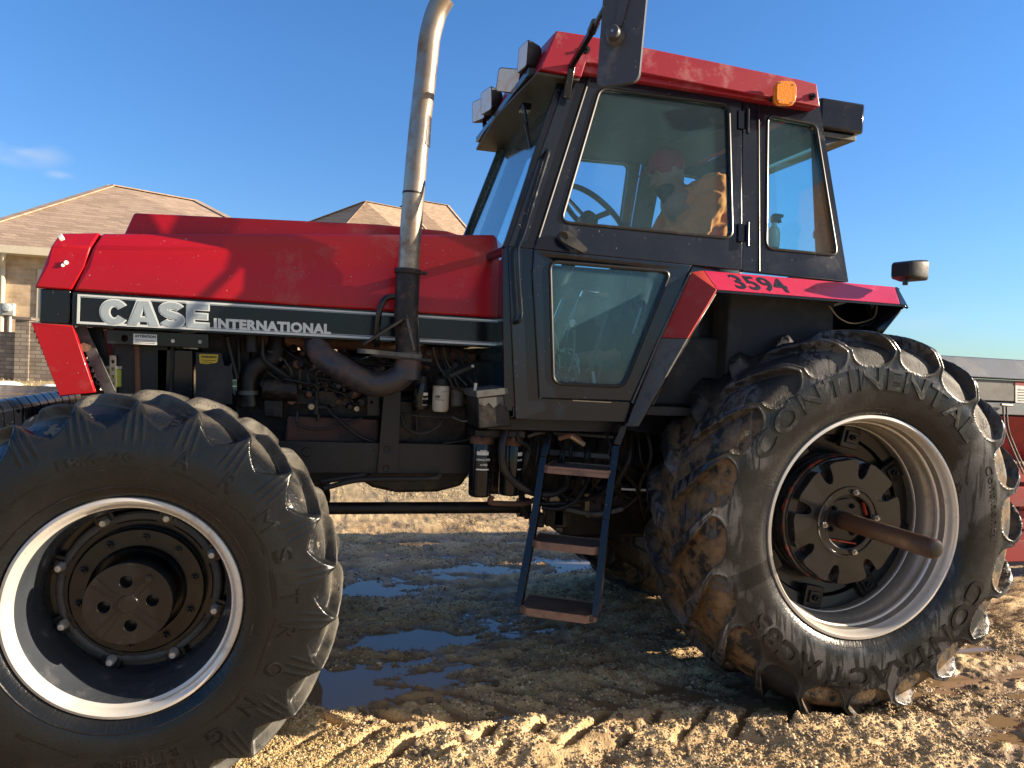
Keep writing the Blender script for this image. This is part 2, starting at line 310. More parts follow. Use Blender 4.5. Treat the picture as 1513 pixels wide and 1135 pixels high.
# ---------------------------------------------------------------- wheels
def catmull(ctrl, t):
    ctrl = np.array(ctrl, float); n = len(ctrl); i = np.clip(np.floor(t).astype(int), 0, n-2); u = (t-i)[:, None]
    p0 = ctrl[np.clip(i-1, 0, n-1)]; p1 = ctrl[i]; p2 = ctrl[i+1]; p3 = ctrl[np.clip(i+2, 0, n-1)]
    p3 = np.where((i+2 > n-1)[:, None], p1*np.array([1, -1]), p3)
    return .5*((2*p1)+(p2-p0)*u+(2*p0-5*p1+4*p2-p3)*u*u+(3*p1-p0-3*p2+p3)*u**3)
def sst(a, b, x): t = np.clip((x-a)/(b-a), 0, 1); return t*t*(3-2*t)
def make_tyre(E, Fp, nl, K, nv, skew, ia, ib, lugw, end, edge, parent, m, ribs=False, seed=1, a0=0.0):
    n = len(E)-1
    t = np.concatenate([np.linspace(0, 2, 8)[:-1], np.linspace(2, n, nv)])
    e = catmull(E, t); f = catmull(Fp, t)
    R = E[-1][0]; pl = 2*pi*R/nl; nc = nl*K
    T = np.concatenate([t, t[::-1][1:]]); e = np.concatenate([e, (e[::-1][1:])*[1, -1]]); f = np.concatenate([f, (f[::-1][1:])*[1, -1]])
    side = np.concatenate([np.zeros(len(t)), np.ones(len(t)-1)])
    q = np.clip((T-ia)/(ib-ia), 0, 1)
    if end == 'round': hw = pl/2+.03-(pl/2+.03-lugw/2)*np.clip(1-(1-q)**3.2, 0, 1)**(1/3.2)
    elif end == 'soft': hw = pl/2+.03-(pl/2+.03-lugw/2)*np.clip(1-(1-q)**1.8, 0, 1)**(1/1.8)
    else: hw = pl/2+.03-(pl/2+.03-lugw/2)*q**.8
    hw = hw+np.where(T > ib, (T-ib)/(n-ib), 0)*(.028 if end == 'round' else .020)
    hw = np.where(T <= ia, 9., hw)
    u = (np.arange(nc)/nc)[:, None]
    fr = (u*nl+.5*side[None, :]+.5) % 1-.5; d = np.abs(fr)*pl
    mask = 1-sst(hw-edge, hw+edge, d)
    cf = sst(n-.75, n-.15, T); mask = mask*(1-cf[None, :])                # lugs stop just short of the centre line
    sk = skew*np.clip((n-T)/(n-ib+.4), 0, 1)**.85
    ang = u*2*pi+a0+sk[None, :]-skew
    r = f[None, :, 0]*(1-mask)+e[None, :, 0]*mask; y = f[None, :, 1]*(1-mask)+e[None, :, 1]*mask
    lip = (end == 'round')*np.exp(-((d-hw)/(edge*1.6))**2)*sst(ia-.1, ia+.3, T)*(1-sst(ib+.6, ib+1.6, T))*(1-cf)
    wv = RNG.normal(0, .0006, r.shape); r = r+wv+lip*.0045
    y = y-lip*.0045*np.where(side > 0, -1, 1)
    if ribs:
        rb = sum(np.exp(-((fr*pl-o*(1+(ib-T)*.35))/.0042)**2) for o in (-.016, 0, .016))*mask*sst(ia-1.2, ia-.6, T)*(1-sst(ib-.5, ib+.1, T))
        y = y-rb*.0026*np.where(side > 0, -1, 1)
    x = r*np.sin(ang); z = r*np.cos(ang); Y = np.broadcast_to(y, r.shape)
    V = np.stack([x, Y, z], -1).reshape(-1, 3); nT = len(T)
    i = np.arange(nc)[:, None]; j = np.arange(nT-1)[None, :]; i2 = (i+1) % nc
    F = np.stack([i*nT+j, i*nT+j+1, i2*nT+j+1, i2*nT+j], -1).reshape(-1, 4)
    me = bpy.data.meshes.new('tyre'); me.vertices.add(len(V)); me.vertices.foreach_set('co', V.ravel()); me.loops.add(F.size); me.loops.foreach_set('vertex_index', F.ravel().astype(np.int32))
    me.polygons.add(len(F)); me.polygons.foreach_set('loop_start', np.arange(0, F.size, 4, dtype=np.int32)); me.update(calc_edges=True); me.validate()
    me.polygons.foreach_set('use_smooth', [True]*len(F))
    at = me.attributes.new('mud', 'FLOAT', 'POINT'); at.data.foreach_set('value', ((1-mask)*(T > ia)).ravel().astype(np.float32))
    a2 = me.attributes.new('tread', 'FLOAT', 'POINT'); a2.data.foreach_set('value', np.broadcast_to(sst(ib-1.0, ib+.6, T)[None, :], mask.shape).ravel().astype(np.float32))
    return link('tyre', me, parent, m)
def tyre_mat(name, mudcol, mudamt, dustcol, dustamt, rough, streak, tread=1.6):
    m = bpy.data.materials.new(name); m.use_nodes = True; b = m.node_tree.nodes['Principled BSDF']; b.inputs['Specular IOR Level'].default_value = .36
    t = N(m, 'ShaderNodeTexCoord'); am = N(m, 'ShaderNodeAttribute', attribute_name='mud'); at = N(m, 'ShaderNodeAttribute', attribute_name='tread')
    n1 = N(m, 'ShaderNodeTexNoise'); n1.inputs['Scale'].default_value = 13; n1.inputs['Detail'].default_value = 12; n1.inputs['Roughness'].default_value = .62; L(m, t.outputs['Object'], n1.inputs[0])
    n2 = N(m, 'ShaderNodeTexNoise'); n2.inputs['Scale'].default_value = 3; n2.inputs['Detail'].default_value = 10; n2.inputs['Roughness'].default_value = .7; L(m, t.outputs['Object'], n2.inputs[0])
    n3 = N(m, 'ShaderNodeTexNoise'); n3.inputs['Scale'].default_value = 120; n3.inputs['Detail'].default_value = 5; L(m, t.outputs['Object'], n3.inputs[0])
    def rng(src, a, c, d=0., e=1.): r = N(m, 'ShaderNodeMapRange'); r.inputs[1].default_value = a; r.inputs[2].default_value = c; r.inputs[3].default_value = d; r.inputs[4].default_value = e; L(m, src, r.inputs[0]); return r.outputs[0]
    def mul(a, c):
        q = N(m, 'ShaderNodeMath', operation='MULTIPLY', use_clamp=True)
        for i, s in enumerate((a, c)):
            if isinstance(s, float): q.inputs[i].default_value = s
            else: L(m, s, q.inputs[i])
        return q.outputs[0]
    def cmix(fac, a, c):
        q = N(m, 'ShaderNodeMix', data_type='RGBA'); L(m, fac, q.inputs[0])
        for s, k in ((a, 'A'), (c, 'B')):
            if isinstance(s, tuple): q.inputs[k].default_value = (*s, 1)
            else: L(m, s, q.inputs[k])
        return q.outputs['Result']
    base = cmix(n2.outputs[0], (.0035, .0045, .0062), (.009, .0105, .0125))
    dust = mul(rng(n2.outputs[0], .40, .68), dustamt); base = cmix(dust, base, dustcol)
    if streak:      # dried grey film with dark runs of water down through it
        mp = N(m, 'ShaderNodeMapping'); mp.inputs['Scale'].default_value = (34, 34, 5); L(m, t.outputs['Object'], mp.inputs[0]); n4 = N(m, 'ShaderNodeTexNoise'); n4.inputs['Scale'].default_value = 1; n4.inputs['Detail'].default_value = 3; n4.inputs['Distortion'].default_value = .6; L(m, mp.outputs[0], n4.inputs[0])
        n5 = N(m, 'ShaderNodeTexNoise'); n5.inputs['Scale'].default_value = 2.6; n5.inputs['Detail'].default_value = 5; L(m, t.outputs['Object'], n5.inputs[0])
        film = mul(rng(n5.outputs[0], .50, .56), rng(n4.outputs[0], .56, .50)); base = cmix(mul(film, .85), base, (.075, .075, .078))
    dk = mul(mul(at.outputs['Fac'], rng(n1.outputs[0], .38 if streak else .30, .62 if streak else .56)), dustamt*tread); base = cmix(dk, base, tuple(c*1.25 for c in dustcol))
    mud = mul(mul(am.outputs['Fac'], rng(n1.outputs[0], .54-.2*mudamt, .57-.2*mudamt)), rng(n2.outputs[0], .40, .46))
    if streak:      # the lower part of the wheel has been through the mud most recently
        so_ = N(m, 'ShaderNodeSeparateXYZ'); L(m, t.outputs['Object'], so_.inputs[0]); mud = mul(mud, rng(so_.outputs[2], .62, .30))
    mc = cmix(rng(n1.outputs[0], .42, .62), tuple(c*.32 for c in mudcol), tuple(c*1.3 for c in mudcol)); mc = cmix(mul(n3.outputs[0], .5), mc, tuple(c*.6 for c in mudcol)); out = cmix(mud, base, mc)
    L(m, out, b.inputs['Base Color'])
    mr_x = N(m, 'ShaderNodeMath', operation='MAXIMUM'); L(m, mud, mr_x.inputs[0]); tr2 = N(m, 'ShaderNodeMath', operation='MAXIMUM'); L(m, mul(dk, .8), tr2.inputs[0]); L(m, mul(am.outputs['Fac'] if streak else at.outputs['Fac'], .72), tr2.inputs[1]); L(m, tr2.outputs[0], mr_x.inputs[1]); rg = N(m, 'ShaderNodeMix', data_type='FLOAT'); L(m, mr_x.outputs[0], rg.inputs[0]); L(m, rng(n2.outputs[0], .35, .65, rough-.12, rough+.12), rg.inputs['A']); rg.inputs['B'].default_value = .8; L(m, rg.outputs['Result'], b.inputs['Roughness'])
    ad = N(m, 'ShaderNodeMath', operation='MULTIPLY_ADD'); L(m, n1.outputs[0], ad.inputs[0]); L(m, mul(mud, 2.5), ad.inputs[1]); L(m, mul(n3.outputs[0], .12), ad.inputs[2])
    bp = N(m, 'ShaderNodeBump'); bp.inputs['Strength'].default_value = .55; bp.inputs['Distance'].default_value = .014; L(m, ad.outputs[0], bp.inputs['Height']); L(m, bp.outputs[0], b.inputs['Normal'])
    return m
M['tyre_rear'] = tyre_mat('muddy_rear_rubber', (.145, .092, .046), .50, (.055, .054, .052), .22, .26, 1, .5)
M['tyre_front'] = tyre_mat('worn_front_rubber', (.10, .09, .072), -.3, (.088, .079, .063), .06, .26, 0, 11.)
M['letter'] = mat('moulded_rubber_lettering', (.007, .007, .008), .30, dirt=(.045, .043, .04), dscale=14, damt=.3)
def arc_text(body, a0, a1, r0, r1, prof, parent, bold=0, h=.003, m='letter', label=None, flip=False):
    """raised lettering bent along the sidewall from angle a0 to a1 (clockwise from the top), between radii r0 and r1"""
    a, f, lo, hi = textdata(body, bold, .5, spacing=1.08); pr = np.array(sorted([(p[0], p[1]) for p in prof]))
    out = []
    for x, y, z in a:
        s = (x-lo[0])/(hi[0]-lo[0]); t = (y-lo[1])/(hi[1]-lo[1]); r = r0+(r1-r0)*t; an = a0+(a1-a0)*s
        yy = np.interp(r, pr[:, 0], pr[:, 1]); out.append(Vector((r*sin(an), yy-(h if z > 0 else -.002), r*cos(an)))+origin(parent))
    mb = MB().add(out, f); return mb.build('lettering', m, parent, smooth=0, weld=False)

# ---- rear wheel
RC = Vector((2.474, 3.08, .870)); RR = .885
ER = [(.510, -.195), (.520, -.230), (.566, -.257), (.635, -.269), (.71, -.270), (.765, -.264), (.825, -.264), (.878, -.252), (.902, -.20), (.909, -.10), (.912, 0)]
FR = [(.510, -.195), (.520, -.230), (.566, -.257), (.635, -.269), (.71, -.270), (.766, -.258), (.814, -.243), (.842, -.205), (.857, -.150), (.862, -.08), (.864, 0)]
def angR(px, py, c=RC, Y=2.81): p = P(px, py, Y); return atan2(p.x-c.x, p.z-c.z) % (2*pi)
def bolt(mb, c, d, r=.012, h=.014):
    d = Vector(d).normalized(); mb.tube([c, Vector(c)+d*h], r, 6); mb.tube([Vector(c)+d*h, Vector(c)+d*(h*1.8)], r*.55, 8)
def rear_wheel(c, name='rear_wheel'):
    wh = empty(name, c, tractor)
    ty = make_tyre(ER, FR, 20, 56, 84, 1.1*2*pi/20, 4.5, 6.3, .040, 'round', .006, wh, 'tyre_rear', a0=.10)
    o = origin(wh)
    # rim
    pr = [(.516, -.200), (.520, -.222), (.516, -.238), (.504, -.240), (.498, -.232), (.495, -.212), (.493, -.196), (.488, -.186)]
    MB().lathe(pr, o, n=120).build('rim', 'rimpaint', wh, smooth=50)
    pr = [(.488, -.186), (.484, -.165), (.484, -.120), (.470, -.100), (.462, -.085), (.455, -.05), (.455, .0), (.463, .02), (.463, .06), (.480, .09), (.484, .165), (.504, .212), (.515, .24), (.528, .238), (.528, .2)]
    MB().lathe(pr, o, n=120).build('rim_barrel', 'barrel', wh, smooth=50)
    for (rr, yy) in ((.482, -.146), (.459, -.03)): MB().lathe([(rr, yy-.012), (rr-.007, yy-.006), (rr-.007, yy+.006), (rr, yy+.012)], o, n=96).build('rim_bead', 'rimpaint', wh)
    # wheel centre disc deep inside
    MB().lathe([(.458, .02), (.40, .03), (.395, .055), (.30, .07), (.295, .02), (.12, .02)], o, n=72).build('wheel_disc', 'hub', wh, bevel=.003)
    for k in range(8):
        mb = MB(); a = k*pi/4+.2; p = o+Vector((.40*sin(a), .015, .40*cos(a))); t = Vector((cos(a), 0, -sin(a))); rd = Vector((sin(a), 0, cos(a)))
        mb.obox(p, rd*.055, Vector((0, .016, 0)), t*.05); mb.obox(p+Vector((0, -.02, 0)), rd*.03, Vector((0, .008, 0)), t*.03)
        bolt(mb, p+Vector((0, -.025, 0)), (0, -1, 0), .016, .018)
        mb.build('rim_clamp', 'hub', wh, bevel=.004)
    # heavy cast wheel weight / hub with eight notches
    yf = -.115; outer = []; nn = 8
    for k in range(nn):
        a = 2*pi*k/nn+.25
        for da, r in ((-.30, .296), (-.22, .299), (-.125, .297), (-.105, .287), (-.10, .238), (-.06, .216), (0, .210), (.06, .216), (.10, .238), (.105, .287), (.125, .297), (.22, .299), (.30, .296)):
            outer.append(o+Vector((r*sin(a+da), yf, r*cos(a+da))))
    hole = [o+Vector((.128*sin(t)*1.0, yf, .128*cos(t))) for t in np.linspace(0, 2*pi, 40, endpoint=False)]
    MB().prism(outer, (0, .05, 0), [hole]).build('cast_hub_weight', 'hubred', wh, bevel=.014, seg=4)
    MB().lathe([(.265, yf+.045), (.300, yf+.052), (.310, yf+.07), (.310, yf+.135), (.295, yf+.16)], o, n=72).build('hub_drum', 'hubred', wh)
    MB().lathe([(.20, yf+.052), (.200, yf+.048), (.27, yf+.049), (.27, yf+.053)], o, n=64).build('chipped_paint_ring', 'chip', wh)
    MB().lathe([(.306, yf+.06), (.313, yf+.066), (.3135, yf+.08), (.307, yf+.086)], o, n=64).build('chipped_paint_ring', 'chip', wh)
    MB().lathe([(.155, yf-.004), (.158, yf-.008), (.168, yf-.008), (.171, yf-.003)], o, n=64).build('hub_ring', 'hubred', wh)
    MB().lathe([(.001, yf+.042), (.126, yf+.040), (.127, yf+.0), (.132, yf-.002)], o, n=48).build('hub_plate', 'hub', wh)
    # keystone axle clamp inside the plate
    kq = rnd([o+Vector((x, yf+.041, z)) for x, z in ((-.105, .085), (.03, .112), (.105, .07), (.115, -.03), (.05, -.10), (-.11, -.075))], .03)
    MB().prism(kq, (0, -.012, 0)).build('axle_clamp', 'hub', wh, bevel=.003)
    for x0, z0, x1, z1 in ((-.10, -.082, .06, -.108), (.112, .03, .09, .09)): MB().bar(o+Vector((x0, yf+.02, z0)), o+Vector((x1, yf+.02, z1)), .016, .006).build('chipped_paint_edge', M['redchip'], wh)
    for x, z in ((.02, .143), (-.142, -.01), (.03, -.14), (.145, .02)): mb = MB(); bolt(mb, o+Vector((x, yf-.003, z)), (0, -1, 0), .014, .014); mb.build('hub_bolt', 'steel', wh)
    for x, z in ((-.06, .06), (.04, .07), (-.07, -.04), (.05, -.06), (.08, 0)): mb = MB(); bolt(mb, o+Vector((x, yf+.028, z)), (0, -1, 0), .013, .012); mb.build('clamp_bolt', 'hub', wh)
    sh = [(.001, -.630), (.033, -.630), (.040, -.622), (.042, -.610), (.042, .3)]
    MB().lathe(sh, o, n=40).build('axle_shaft', 'shaft', wh)
    MB().lathe([(.001, -.6315), (.028, -.6315), (.032, -.630)], o, n=24).build('shaft_end', 'hub', wh)
    arc_text('CONTINENTAL', angR(1146, 690)-2*pi, angR(1428, 655), .635, .735, ER[:8], wh, bold=.022, h=.0045)
    arc_text('CONTRACT AC85', angR(1455, 862), angR(1128, 905), .63, .725, ER[:8], wh, bold=.022, h=.0045)
    arc_text('Continental', angR(1458, 690), angR(1460, 800), .675, .715, ER[:8], wh, bold=.008, h=.0025)
    arc_text('18.4R38', angR(1085, 820), angR(1100, 745), .58, .61, ER[:8], wh, bold=.005, h=.002)
    MB().lathe([(.545, -.2445), (.549, -.2505), (.553, -.2505)], o, n=120).build('bead_ring', 'letter', wh)
    return wh
rw = rear_wheel(RC)

# ---- front wheel
FC = Vector((-.577, 2.915, .668))
EF = [(.366, -.180), (.376, -.212), (.41, -.235), (.46, -.247), (.52, -.249), (.575, -.243), (.625, -.236), (.668, -.222), (.702, -.185), (.716, -.10), (.722, 0)]
FF = [(.366, -.180), (.376, -.212), (.41, -.235), (.46, -.247), (.52, -.249), (.575, -.241), (.616, -.223), (.640, -.194), (.662, -.152), (.676, -.085), (.681, 0)]
def front_wheel(c, name='front_wheel'):
    wh = empty(name, c, tractor)
    make_tyre(EF, FF, 23, 40, 64, 1.1*2*pi/23, 5.7, 8.2, .024, 'soft', .015, wh, 'tyre_front', ribs=True, a0=.03)
    o = origin(wh)
    pr = [(.372, -.188), (.376, -.205), (.372, -.218), (.362, -.222), (.352, -.216), (.345, -.200), (.341, -.190), (.334, -.186)]
    MB().lathe(pr, o, n=110).build('rim', 'rimpaint', wh, smooth=50)
    MB().lathe([(.334, -.186), (.330, -.176), (.325, -.150), (.320, -.120), (.312, -.10), (.305, -.06), (.302, .0), (.302, .06), (.33, .10), (.335, .17), (.36, .215), (.372, .2)], o, n=110).build('rim_well', 'rimwell', wh, smooth=50)
    MB().lathe([(.302, .055), (.27, .06), (.25, .045), (.245, .02), (.10, .02)], o, n=64).build('wheel_disc', 'hub', wh)
    # tubular felloe ring with clamping lugs
    ring = [o+Vector((.262*sin(t), .035, .262*cos(t))) for t in np.linspace(0, 2*pi, 64, endpoint=False)]
    MB().tube(ring, .017, 10, closed=True).build('clamp_ring', 'grime_grey', wh)
    for k in range(8):
        a = 2*pi*k/8+.32; rd = Vector((sin(a), 0, cos(a))); t = Vector((cos(a), 0, -sin(a))); p = o+rd*.272+Vector((0, .028, 0))
        mb = MB(); mb.obox(p, rd*.03, Vector((0, .008, 0)), t*.035); mb.obox(p+rd*.01+Vector((0, -.01, 0)), rd*.014, Vector((0, .007, 0)), t*.02); mb.build('rim_lug', 'hub', wh, bevel=.003)
        mb = MB(); mb.lathe([(.001, -.05), (.010, -.049), (.0145, -.042), (.0145, -.022), (.017, -.018), (.017, -.008)], p, n=12); mb.build('lug_nut', 'rimpaint', wh)
    MB().lathe([(.10, .02), (.222, .018), (.228, .008), (.228, -.012), (.220, -.02), (.165, -.022), (.160, -.03), (.158, -.07)], o, n=72).build('hub_flange', 'hub', wh)
    for k in range(10): mb = MB(); a = 2*pi*k/10+.1; bolt(mb, o+Vector((.194*sin(a), -.02, .194*cos(a))), (0, -1, 0), .015, .018); mb.build('hub_stud', 'black', wh)
    # planetary hub cap with four recesses
    yc = -.165; cap = [o+Vector((.140*sin(t), yc, .140*cos(t))) for t in np.linspace(0, 2*pi, 64, endpoint=False)]; holes = []
    for k in range(4):
        a = pi/2*k-.12; cc = o+Vector((.076*sin(a), yc, .076*cos(a))); holes.append([cc+Vector((.021*sin(t), 0, .021*cos(t))) for t in np.linspace(0, 2*pi, 20, endpoint=False)])
    MB().prism(cap, (0, .09, 0), holes).build('hub_cap', 'hub', wh, bevel=.005, seg=3)
    mb = MB()
    for k in range(4): a = pi/2*k-.12; cc = o+Vector((.076*sin(a), yc+.03, .076*cos(a))); mb.lathe([(.001, -.004), (.021, 0), (.021, .01)], cc, n=20)
    mb.lathe([(.001, yc-.004), (.03, yc-.004), (.033, yc+.002)], o, n=24)
    for k in range(4):
        a = pi/2*k-.12+pi/4
        for da in (-.22, .22): mb.bar(o+Vector((.04*sin(a+da), yc-.001, .04*cos(a+da))), o+Vector((.13*sin(a+da*.55), yc-.001, .13*cos(a+da*.55))), .003, .0025, (0, 1, 0))
    a = .62; bolt(mb, o+Vector((.105*sin(a), yc, .105*cos(a))), (0, -1, 0), .014, .008)
    mb.build('hub_cap_detail', 'hub', wh)
    MB().cyl(o+Vector((.2, .02, .2)), o+Vector((.245, -.05, .245)), .005, 8).build('valve_stem', 'rubber', wh)
    ang = lambda x, y: angR(x, y, FC, 2.67)
    letters = (('A', 257, 717), ('R', 312, 747), ('M', 357, 793), ('S', 380, 834), ('T', 398, 884), ('R', 388, 928), ('O', 367, 973), ('N', 337, 1019), ('G', 299, 1057))
    for ch, x, y in letters:
        a = ang(x, y); hw_ = .055 if ch != 'M' else .07
        arc_text(ch, a-hw_*.82, a+hw_*.82, .508, .565, EF[:8], wh, bold=0, h=.0035)
    arc_text('18.4-26', ang(98, 718)-2*pi, ang(198, 700), .50, .535, EF[:8], wh, bold=.006, h=.0025)
    arc_text('ARMSTRONG TIRE', ang(110, 728)-2*pi, ang(180, 716), .478, .490, EF[:8], wh, h=.002)
    arc_text('R-1 TUBELESS', ang(245, 1060), ang(150, 1085), .50, .53, EF[:8], wh, bold=.006, h=.0025)
    arc_text('4-RIB TRACTION', ang(245, 1080), ang(150, 1105), .535, .56, EF[:8], wh, h=.002)
    for rr in (.415,): 
        y0 = np.interp(rr, [e[0] for e in EF[:8]], [e[1] for e in EF[:8]]); MB().lathe([(rr-.004, y0+.002), (rr-.001, y0-.003), (rr+.001, y0-.003), (rr+.004, y0+.002)], o, n=120).build('sidewall_ring', 'letter', wh)
    return wh
fw = front_wheel(FC)
def copy_tree(o, parent):
    c = o.copy(); S.collection.objects.link(c); c.parent = parent
    for ch in [q for q in bpy.data.objects if q.parent == o]: copy_tree(ch, c)
    return c
for wsrc in (rw, fw):
    c = copy_tree(wsrc, tractor); c.location = (wsrc.location.x, -wsrc.location.y, wsrc.location.z); c.rotation_euler = (0, 0, pi)

# ---------------------------------------------------------------- hood
HY = 3.5; HF = 2*TC-HY
def hull(sections, name, m, **k):
    """a closed shell lofted through cross-sections (lists of points from near bottom over the top to far bottom)"""
    mb = MB(); n = len(sections[0]); v = [p for s in sections for p in s]; f = []
    for i in range(len(sections)-1):
        for j in range(n-1): f.append((i*n+j, i*n+j+1, (i+1)*n+j+1, (i+1)*n+j))
        f.append((i*n+n-1, i*n, (i+1)*n, (i+1)*n+n-1))
    f.append(tuple(range(n))); f.append(tuple(range((len(sections)-1)*n, len(sections)*n))[::-1])
    return mb.add(v, f).build(name, m, tractor, **k)
def hood_sec(xb, zb, xc, zc, xt, zt, iny=.10):
    near = [Vector((xb, HY, zb)), Vector((xc, HY, zc)), Vector((xc+(xt-xc)*.55, HY+.02, zc+(zt-zc)*.55)), Vector((xt, HY+iny, zt))]
    return near+[mir(p) for p in near[::-1]]
zt = lambda px, py: P(px, py, HY+.10)
a, b = zt(88, 345), zt(150, 345); c2 = zt(735, 347)
hull([hood_sec(-1.128, 1.765, -1.085, 1.865, a.x, a.z), hood_sec(-.99, 1.765, -.94, 1.865, b.x-.008, b.z+.002)], 'nose_panel', 'red', bevel=.008, seg=3)
hull([hood_sec(-.984, 1.762, -.934, 1.865, b.x+.001, b.z), hood_sec(-.4, 1.760, -.4, 1.90, -.4, b.z+.045), hood_sec(.851, 1.757, .851, 1.93, .851, c2.z+.0)], 'hood', 'red', bevel=.012, seg=3)
ra, rb, rc = P(178, 345, 3.68), P(196, 313, 3.68), P(590, 333, 3.68)
def rsec(x, z0, z1, i=.02): n = [Vector((x, 3.68, z0)), Vector((x+.0, 3.68+i, z1))]; return n+[mir(p) for p in n[::-1]]
s0 = [Vector((ra.x, 3.68, b.z-.02)), Vector((rb.x, 3.70, rb.z))]; s0 += [mir(p) for p in s0[::-1]]
hull([s0, rsec(rc.x-.1, 2.05, rc.z), rsec(.62, 2.05, rc.z-.002), rsec(.84, 2.05, rc.z-.05)], 'hood_top_panel', 'red', bevel=.012, seg=3)
MB().tube([P(93, 350, 3.53), P(88, 352, 3.53)], .014, 8).build('chipped_corner', 'white', tractor)
for x, y in ((93, 392), (98, 388)): MB().cyl(P(x, y, HY-.002), P(x, y, HY-.006), .007 if x < 95 else .009, 12).build('scrape_mark', 'white', tractor)
# black side boards under the hood with the lettered stripe
MB().box((-.985, HY, 1.615), (.856, HY+.03, 1.759)).build('side_board', 'black', tractor, bevel=.003)
MB().box((-1.105, HY+.004, 1.62), (-.993, HF-.004, 1.764)).build('nose_box', 'black', tractor, bevel=.006)
MB().box((-.98, HF-.03, 1.615), (.856, HF, 1.759)).build('side_board', 'black', tractor)
z0, z1 = 1.626, 1.750
mb = MB(); y0 = HY-.0025
for (xa, za, xb, zb) in ((-.965, z1-.008, .85, z1), (-.965, z0, .85, z0+.010), (-.965, z0+.010, -.955, z1-.008)): mb.box((xa, y0, za), (xb, HY-.0002, zb))
mb.build('stripe_border', 'silverlight', tractor)
mb = MB(); mb.box((-.60, y0, z0+.0125), (.85, HY-.0002, z0+.016)); mb.box((-.955, y0, z1-.0125), (.85, HY-.0002, z1-.010)); mb.build('stripe_pinline', 'silver', tractor)
def glyph(ch, g):
    """heavy block letters as 2-D outlines in a unit box; g thickens them for the pale outline"""
    def stroke(pts, tx, ty):
        o_, i_ = [], []
        for k, (x, y) in enumerate(pts):
            a, b = pts[max(k-1, 0)], pts[min(k+1, len(pts)-1)]; dx, dy = b[0]-a[0], b[1]-a[1]; l = sqrt(dx*dx+dy*dy); nx_, ny_ = -dy/l, dx/l
            o_.append((x+nx_*tx/2, y+ny_*ty/2)); i_.append((x-nx_*tx/2, y-ny_*ty/2))
        return o_+i_[::-1]
    tx, ty = .33, .27
    arc = lambda cx, cy, rx, ry, a0, a1, n: [(cx+rx*cos(radians(a0+(a1-a0)*i/n)), cy+ry*sin(radians(a0+(a1-a0)*i/n))) for i in range(n+1)]
    if ch == 'C': return [stroke(arc(.5, .5, .5-tx/2, .5-ty/2, 33, 327, 40), tx+g, ty+g)], []
    if ch == 'S':
        top = arc(.5, .69, .5-tx/2, .31-ty/2, 18, 200, 20); bot = arc(.5, .31, .5-tx/2, .31-ty/2, 20, -162, 20)
        return [stroke(top+[(.30, .555), (.5, .50), (.70, .445)]+bot, tx+g, ty+g)], []
    if ch == 'A':
        return [[(-g/2, -g/2), (.32-g/2, 1+g/2), (.68+g/2, 1+g/2), (1+g/2, -g/2), (.67-g/2, -g/2), (.63-g/2, .17), (.37+g/2, .17), (.33+g/2, -g/2)]], [[(.42+g/2, .37+g/2), (.58-g/2, .37+g/2), (.5, .74-g)]]
    t = .34; return [[(-g/2, -g/2), (1+g/2, -g/2), (1+g/2, .25+g/2), (t+g/2, .25+g/2), (t+g/2, .385-g/2), (.94+g/2, .385-g/2), (.94+g/2, .615+g/2), (t+g/2, .615+g/2), (t+g/2, .75-g/2), (1+g/2, .75-g/2), (1+g/2, 1+g/2), (-g/2, 1+g/2)]], []
for ch, x0, x1 in (('C', 148, 190), ('A', 188, 236), ('S', 235, 273), ('E', 276, 309)):
    dy = (x0-147)*.046; q3 = PP([(x0, 441.5+dy), (x1, 443.5+dy), (x1, 481.5+dy), (x0, 479.5+dy)], HY)
    for g, m_, y_, d_ in ((.06, 'silverlight', HY-.0004, .0022), (-.05, 'silver', HY-.0027, .0012)):
        loops, holes = glyph(ch, g)
        mp_ = lambda p: Vector((*((q3[3]*(1-p[0])+q3[2]*p[0])*(1-p[1])+(q3[0]*(1-p[0])+q3[1]*p[0])*p[1]).xz,))
        def w3(l): return [Vector((mp_(p)[0], y_, mp_(p)[1])) for p in l]
        MB().prism(w3(loops[0]), (0, -d_, 0), [w3(h) for h in holes]).build('lettering', m_, tractor, smooth=0)
text_quad('INTERNATIONAL', [(316, 470), (489, 479), (489, 494.5), (316, 485.5)], HY-.0004, .003, 'silverlight', 'lettering', tractor, bold=.055, spacing=1.08)
# lower red grille side, strut and front weights
low = PP([(46, 477), (107, 481), (140, 580), (88, 586)], HY)
MB().prism(low, (0, .03, 0)).build('grille_side_panel', 'red', tractor, bevel=.004)
MB().prism([mir(p) for p in low], (0, -.03, 0)).build('grille_side_panel', 'red', tractor, bevel=.004)
gr = MB(); 
for k in range(12): gr.bar(P(52+k*3.4, 490+k*8, HY+.06), mir(P(52+k*3.4, 490+k*8, HY+.06)), .012, .012)
gr.build('grille_bars', 'black', tractor)
MB().bar(P(118, 482, 3.56), P(163, 580, 3.56), .045, .01, (0, 1, 0)).build('grille_strut', 'grime_grey', tractor, bevel=.002)
MB().prism(PP([(106, 484), (150, 484), (170, 585), (120, 585)], 3.62), (0, .02, 0)).build('radiator_side', 'dirty', tractor)
MB().tube([P(126, 513, 3.55), P(126, 513, 3.62)], .02, 16).build('rusty_bolt', 'rust', tractor)
mb = MB()
for k in range(14):
    p = P(133+k*1.6+3*sin(k*1.7), 530+k*3.4, 3.585); a, b = Vector((cos(k), .3, sin(k))).normalized(), Vector((-sin(k*1.3), .5, cos(k*1.3))).normalized()
    mb.tube([p+a*.014*cos(t)+b*.010*sin(t) for t in np.linspace(0, 2*pi, 10, endpoint=False)], .0035, 6, closed=True)
mb.build('tangled_chain', 'steel', tractor)
